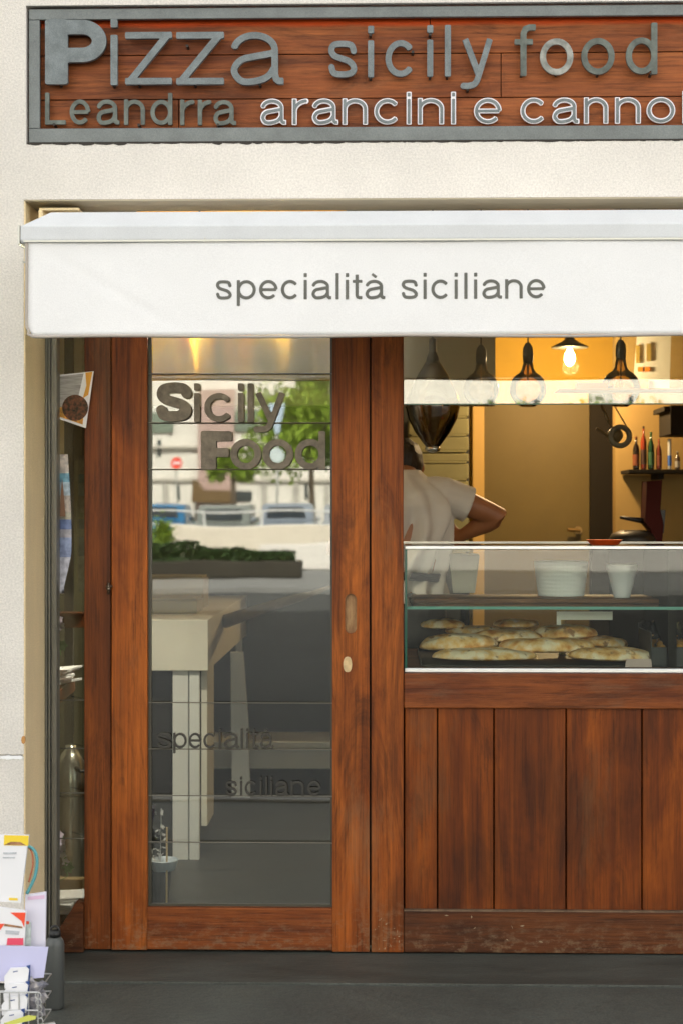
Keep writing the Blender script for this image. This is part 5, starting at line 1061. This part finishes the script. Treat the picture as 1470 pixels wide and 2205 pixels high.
# ================================================================== THE STREET OPPOSITE (seen mirrored in the panes)
def Mz(py, d): return M(500, py, d).z
bd_ = 72; hb = empty('white_building', (0, -bd_, 0), 'long sunlit white building across the street, mirrored in the door glass', 'building')
wmat = mat('sunlit_render', (.66, .63, .56), .85, var=.06, vscale=.6)
mb = MB().box((-40, -bd_ - 8, 0), (42, -bd_, 17)).build('wall', wmat, hb)
pk = mat('pink_render', (.42, .30, .26), .85)
a, b = M(432, 840, bd_), M(508, 935, bd_); box('pink_bay', (a.x, -bd_ + .01, .1), (b.x, -bd_ + .5, a.z), pk, hb)
MB().box((-40, -bd_ + .005, Mz(968, bd_)), (42, -bd_ + .25, Mz(962, bd_))).box((-40, -bd_ + .005, Mz(1036, bd_)), (42, -bd_ + .15, Mz(1030, bd_))).build('string_course', mat('course', (.45, .42, .36), .8), hb)
wn = mat('window_dark', (.05, .06, .06), .2); 
for k, (px, w_, y0_, y1_) in enumerate([(338, 9, 985, 948), (352, 6, 1075, 1042), (385, 6, 1075, 1042), (480, 60, 1078, 1056), (655, 7, 1075, 1040), (700, 6, 1078, 1050), (560, 7, 1078, 1040), (700, 8, 900, 860), (900, 10, 1078, 1030), (960, 10, 1078, 1030), (1050, 10, 900, 860), (1150, 10, 900, 860), (1250, 10, 1070, 1020), (230, 12, 1070, 1020), (230, 12, 900, 850), (150, 12, 900, 850), (1350, 10, 900, 850)]):
    p_ = M(px, y0_, bd_); p2 = M(px + w_, y1_, bd_); box('window', (p_.x, -bd_ + .004, max(.2, p_.z)), (p2.x, -bd_ + .06, p2.z), wn, hb)
bal = MB(); 
for k in range(26):
    x = -18 + k * 1.55; bal.box((x, -bd_ + .004, .1), (x + .28, -bd_ + .14, Mz(1040, bd_)))
bal.build('pilasters', mat('pilaster_grey', (.40, .38, .33), .85, var=.2, vscale=2), hb)
for k, x in enumerate((-16.2, -11, -6.9, 3.2, 6.2, 9.4, 14, 18)):
    f_ = MB().box((x, -bd_ + .004, Mz(930, bd_)), (x + 1.0, -bd_ + .12, Mz(885, bd_))).box((x - .25, -bd_ + .002, Mz(930, bd_)), (x - .01, -bd_ + .2, Mz(885, bd_))).box((x + 1.01, -bd_ + .002, Mz(930, bd_)), (x + 1.25, -bd_ + .2, Mz(885, bd_))).build('shutter', mat('shutter_green', (.16, .20, .15), .7), hb)
aw_ = M(420, 1080, bd_ - 1.5); aw2 = M(498, 1052, bd_ - 1.5)
tag(MB().prism([(aw_.x, M(0, 1078, bd_ - 1.5).z), (aw2.x, M(0, 1078, bd_ - 1.5).z), (aw2.x, M(0, 1058, bd_ - 1.5).z), (aw_.x + .5, M(0, 1056, bd_ - 1.5).z), (aw_.x + .1, M(0, 1036, bd_ - 1.5).z)], -bd_ + .6, -bd_ + 2.0).build('brown_kiosk', mat('kiosk_brown', (.13, .08, .03), .8), bevel=.05), 'low brown kiosk in front of the white building opposite', 'kiosk')
# parapet, hedge with planter, low white wall
a = M(366, 1130, 36); b = M(900, 1130, 36)
tag(box('parapet', (a.x, -36.3, -.02), (30, -36, Mz(1132, 36)), mat('parapet_beige', (.62, .56, .46), .85, var=.05, vscale=.8), bevel=.03), 'long low beige wall in front of the parked cars', 'wall')
dh = 29; hx0_, hx1_ = -14, M(636, 1165, dh).x; zt1 = Mz(1168, dh); zt0 = Mz(1207, dh)
tag(box('planter', (hx0_, -dh - .1, -.02), (hx1_ + .15, -dh + .9, zt0), mat('planter_brown', (.030, .026, .018), .9, var=.2, vscale=1), bevel=.03), 'long dark planter wall under the clipped hedge', 'planter')
def leaves(n, fn, size, seed):
    r_ = random.Random(seed); vs = []; fs = []
    for k in range(n):
        p_ = Vector(fn(r_)); u = Vector((r_.gauss(0, 1), r_.gauss(0, 1), r_.gauss(0, 1))).normalized(); v = u.orthogonal().normalized(); s_ = size * r_.uniform(.6, 1.4)
        i = len(vs); vs += [tuple(p_ - u * s_), tuple(p_ + v * s_ * .6), tuple(p_ + u * s_), tuple(p_ - v * s_ * .6)]; fs.append((i, i + 1, i + 2, i + 3))
    return MB().add(vs, fs)
def hf(r_):
    x = r_.uniform(hx0_, hx1_); top = zt1 - (.07 if x > M(430, 0, dh).x else 0) - max(0, (x - M(430, 0, dh).x)) * .07 + .03 * math.sin(x * 6)
    return (x, -dh + .12 + r_.uniform(-.1, .66), zt0 + (top - zt0) * r_.random() ** .7)
hl = leaves(9000, hf, .055, 3); hl.box((hx0_, -dh + .12, zt0 + .002), (hx1_ - .12, -dh + .6, zt1 - .30))
tag(hl.build('hedge', mat('hedge_leaf', (.035, .075, .016), .6, var=.4, vscale=3)), 'clipped dark green hedge along the road opposite', 'hedge')
a = M(646, 1215, 33)
tag(box('white_low_wall', (M(560, 1215, 33).x, -33.3, -.02), (12, -33, Mz(1172, 33)), mat('low_wall_white', (.66, .63, .58), .85), bevel=.03), 'low white wall at the end of the hedge', 'wall')
# trees
def tree(name, pxc, pyc, d, rx, rz, n, label, lm, trunk_top=None, seed=1):
    c = M(pxc, pyc, d); e = empty(name, (c.x, c.y, .1), label, 'tree'); r_ = random.Random(seed)
    cl = [(Vector((r_.uniform(-1, 1) * rx * .75, r_.uniform(-1, 1) * rx * .7, r_.uniform(-1, 1) * rz * .75)), r_.uniform(.28, .5) * rx) for _ in range(16)]
    def f(q):
        k = q.choice(cl); v = Vector((q.gauss(0, 1), q.gauss(0, 1), q.gauss(0, 1))).normalized() * k[1] * q.random() ** .35; return c + k[0] + v
    leaves(n, f, .12, seed).build('crown', lm, e)
    tk_ = MB().tube([(c.x, c.y, .1), (c.x + .05, c.y, c.z * .5), (c.x, c.y, c.z)], [.16, .12, .07], 10)
    for k in range(6):
        q = cl[k][0]; tk_.tube([(c.x, c.y, c.z - rz * .7 + .1 * k), tuple(c + q * .5), tuple(c + q)], [.06, .04, .015], 6)
    tk_.build('trunk', mat('bark', (.10, .075, .05), .9), e, smooth=True); return e
lg = mat('leaf_spring', (.26, .38, .04), .55, var=.35, vscale=1.5); lg2 = mat('leaf_deep', (.16, .27, .035), .55, var=.35, vscale=1.5)
tree('street_tree', 668, 935, 56, 2.5, 1.7, 5200, 'bright green leafy street tree opposite, mirrored behind the word Food', lg, seed=4)
tree('street_tree', 765, 890, 58, 2.2, 2.2, 7000, 'taller deep green tree opposite, hidden mostly by the door stile', lg2, seed=9)
tree('street_tree', 500, 1002, 60, .9, .6, 1300, 'low yellow-green tree in front of the pink bay', lg, seed=12)
tree('street_tree', 1290, 960, 60, 3.0, 1.6, 6000, 'green tree far along the street opposite the serving window', lg2, seed=15)
tree('street_tree', 1100, 945, 62, 2.0, 1.2, 4000, 'green tree opposite the left end of the serving window', lg, seed=18)
e = tag(leaves(700, lambda q: M(350, 1150, 31) + Vector((q.gauss(0, .12), q.gauss(0, .1), q.gauss(-.05, .16))), .05, 7).build('shrub', lg), 'small light green shrub standing above the hedge', 'shrub')
# cars nose-in behind the parapet
def car(px, col, label, d=43, wpx=118, van=0):
    c = M(px, 1100, d); c.z = .12; e = empty('parked_car', (c.x, -d, .12), label, 'car', 'cars parked behind the low beige wall')
    W = .86; H_ = 1.50 + van * .28; cm = mat('car_paint', col, .25, .2, spec=.7); y0_ = -d
    prof = [(2.05, .30), (2.05, .72), (1.95, .86), (1.05, 1.00), (.45, H_ - .08), (.1, H_), (-1.2, H_), (-1.75, 1.0), (-2.0, .9), (-2.05, .35)]; m = MB(); sec = []
    for x, k in ((-W, 0), (-W * .97, 0), (-W * .80, 1), (W * .80, 1), (W * .97, 0), (W, 0)):
        sec.append([(c.x + x * (1 if z < 1.0 or k else .86), y0_ + y * (1 if abs(x) < W else .97), .12 + (z if k or z < 1 else 1 + (z - 1) * .93)) for y, z in prof])
    m.sheet(sec); npf = len(prof)
    m.add(sec[0], [tuple(range(npf))]); m.add(sec[-1], [tuple(range(npf - 1, -1, -1))]); m.sheet([[s_[0], s_[-1]] for s_ in sec])
    m.build('body', cm, e, smooth=False, bevel=.03)
    gd = mat('car_glass', (.03, .04, .05), .08, spec=.9)
    MB().prism([(c.x - W * .66, .12 + 1.06), (c.x + W * .66, .12 + 1.06), (c.x + W * .58, .12 + H_ - .13), (c.x - W * .58, .12 + H_ - .13)], y0_ + .52, y0_ + 1.02).build('windscreen', gd, e)
    for s_ in (-1, 1):
        MB().prism([(c.x + s_ * W * .55, .74 + .12), (c.x + s_ * W * .9, .72 + .12), (c.x + s_ * W * .88, .58 + .12), (c.x + s_ * W * .6, .58 + .12)], y0_ + 1.95, y0_ + 2.08).build('headlight', mat('headlight', (.8, .8, .8), .15), e)
        for yy in (-1.3, 1.3):
            MB().lathe([(.10, -.1), (.31, -.1), (.31, .1), (.10, .1)], (0, 0, 0), 20, axis='Y'); w_ = MB()
            w_.tube([(c.x + s_ * (W - .18), y0_ + yy, .12 + .315), (c.x + s_ * (W + .01), y0_ + yy, .12 + .315)], .31, 20).build('wheel', MT['black'], e)
        MB().box((c.x + s_ * (W + .01), y0_ + .55, .12 + .98), (c.x + s_ * (W + .16), y0_ + .68, .12 + 1.12)).build('mirror', cm, e, bevel=.02)
    return e
car(352, (.03, .16, .32), 'blue hatchback at the left end of the row, mirrored low in the door glass')
car(488, (.20, .22, .20), 'pale grey car with a dark windscreen, second in the row')
car(618, (.24, .28, .33), 'silvery blue car right of the pale grey one')
car(752, (.34, .36, .38), 'white car at the right end of the row')
# signs and rail
def pole_sign(name, px, py, d, label, cat, builder):
    c = M(px, py, d); e = empty(name, (c.x, c.y, -.03 if d < 41 else .12), label, cat)
    MB().tube([(c.x, c.y - .05, -.03 if d < 41 else .12), (c.x, c.y - .05, c.z + .15)], .04, 8).build('pole', MT['alu_dull'], e); builder(c, e)
def noent(c, e):
    MB().lathe([(.24, -.01), (.24, .01)], tuple(c), 28, axis='Y').build('disc', mat('sign_red', (.75, .06, .03), .5), e); box('white_bar', (c.x - .17, c.y + .011, c.z - .04), (c.x + .17, c.y + .015, c.z + .04), MT['paper'], e)
pole_sign('no_entry_sign', 383, 1000, 62, 'round red sign with a white bar by the street opposite', 'road sign', noent)
pole_sign('direction_sign', 597, 900, 52, 'tall pale blue road sign on a pole in front of the bright tree', 'road sign', lambda c, e: MB().prism([(c.x - .28, c.z + .45), (c.x + .30, c.z + .45), (c.x + .10, c.z - .55), (c.x - .05, c.z - .55)], c.y, c.y + .03).build('panel', mat('sign_blue', (.36, .46, .56), .5), e))
pole_sign('round_blue_sign', 595, 978, 50, 'small round pale sign below the direction sign', 'road sign', lambda c, e: MB().lathe([(.26, -.01), (.26, .01)], tuple(c), 24, axis='Y').build('disc', mat('sign_pale', (.5, .58, .58), .5), e))
rl = MB()
for py in (1101, 1133): rl.tube([(-14, -37.5, Mz(py, 37.5)), (18, -37.5, Mz(py, 37.5))], .03, 6)
for k in range(-9, 13): rl.tube([(k * 1.5, -37.5, -.03), (k * 1.5, -37.5, Mz(1099, 37.5))], .035, 6)
tag(rl.build('railing', mat('railing_white', (.6, .6, .58), .5)), 'pale metal railing behind the low beige wall', 'railing')
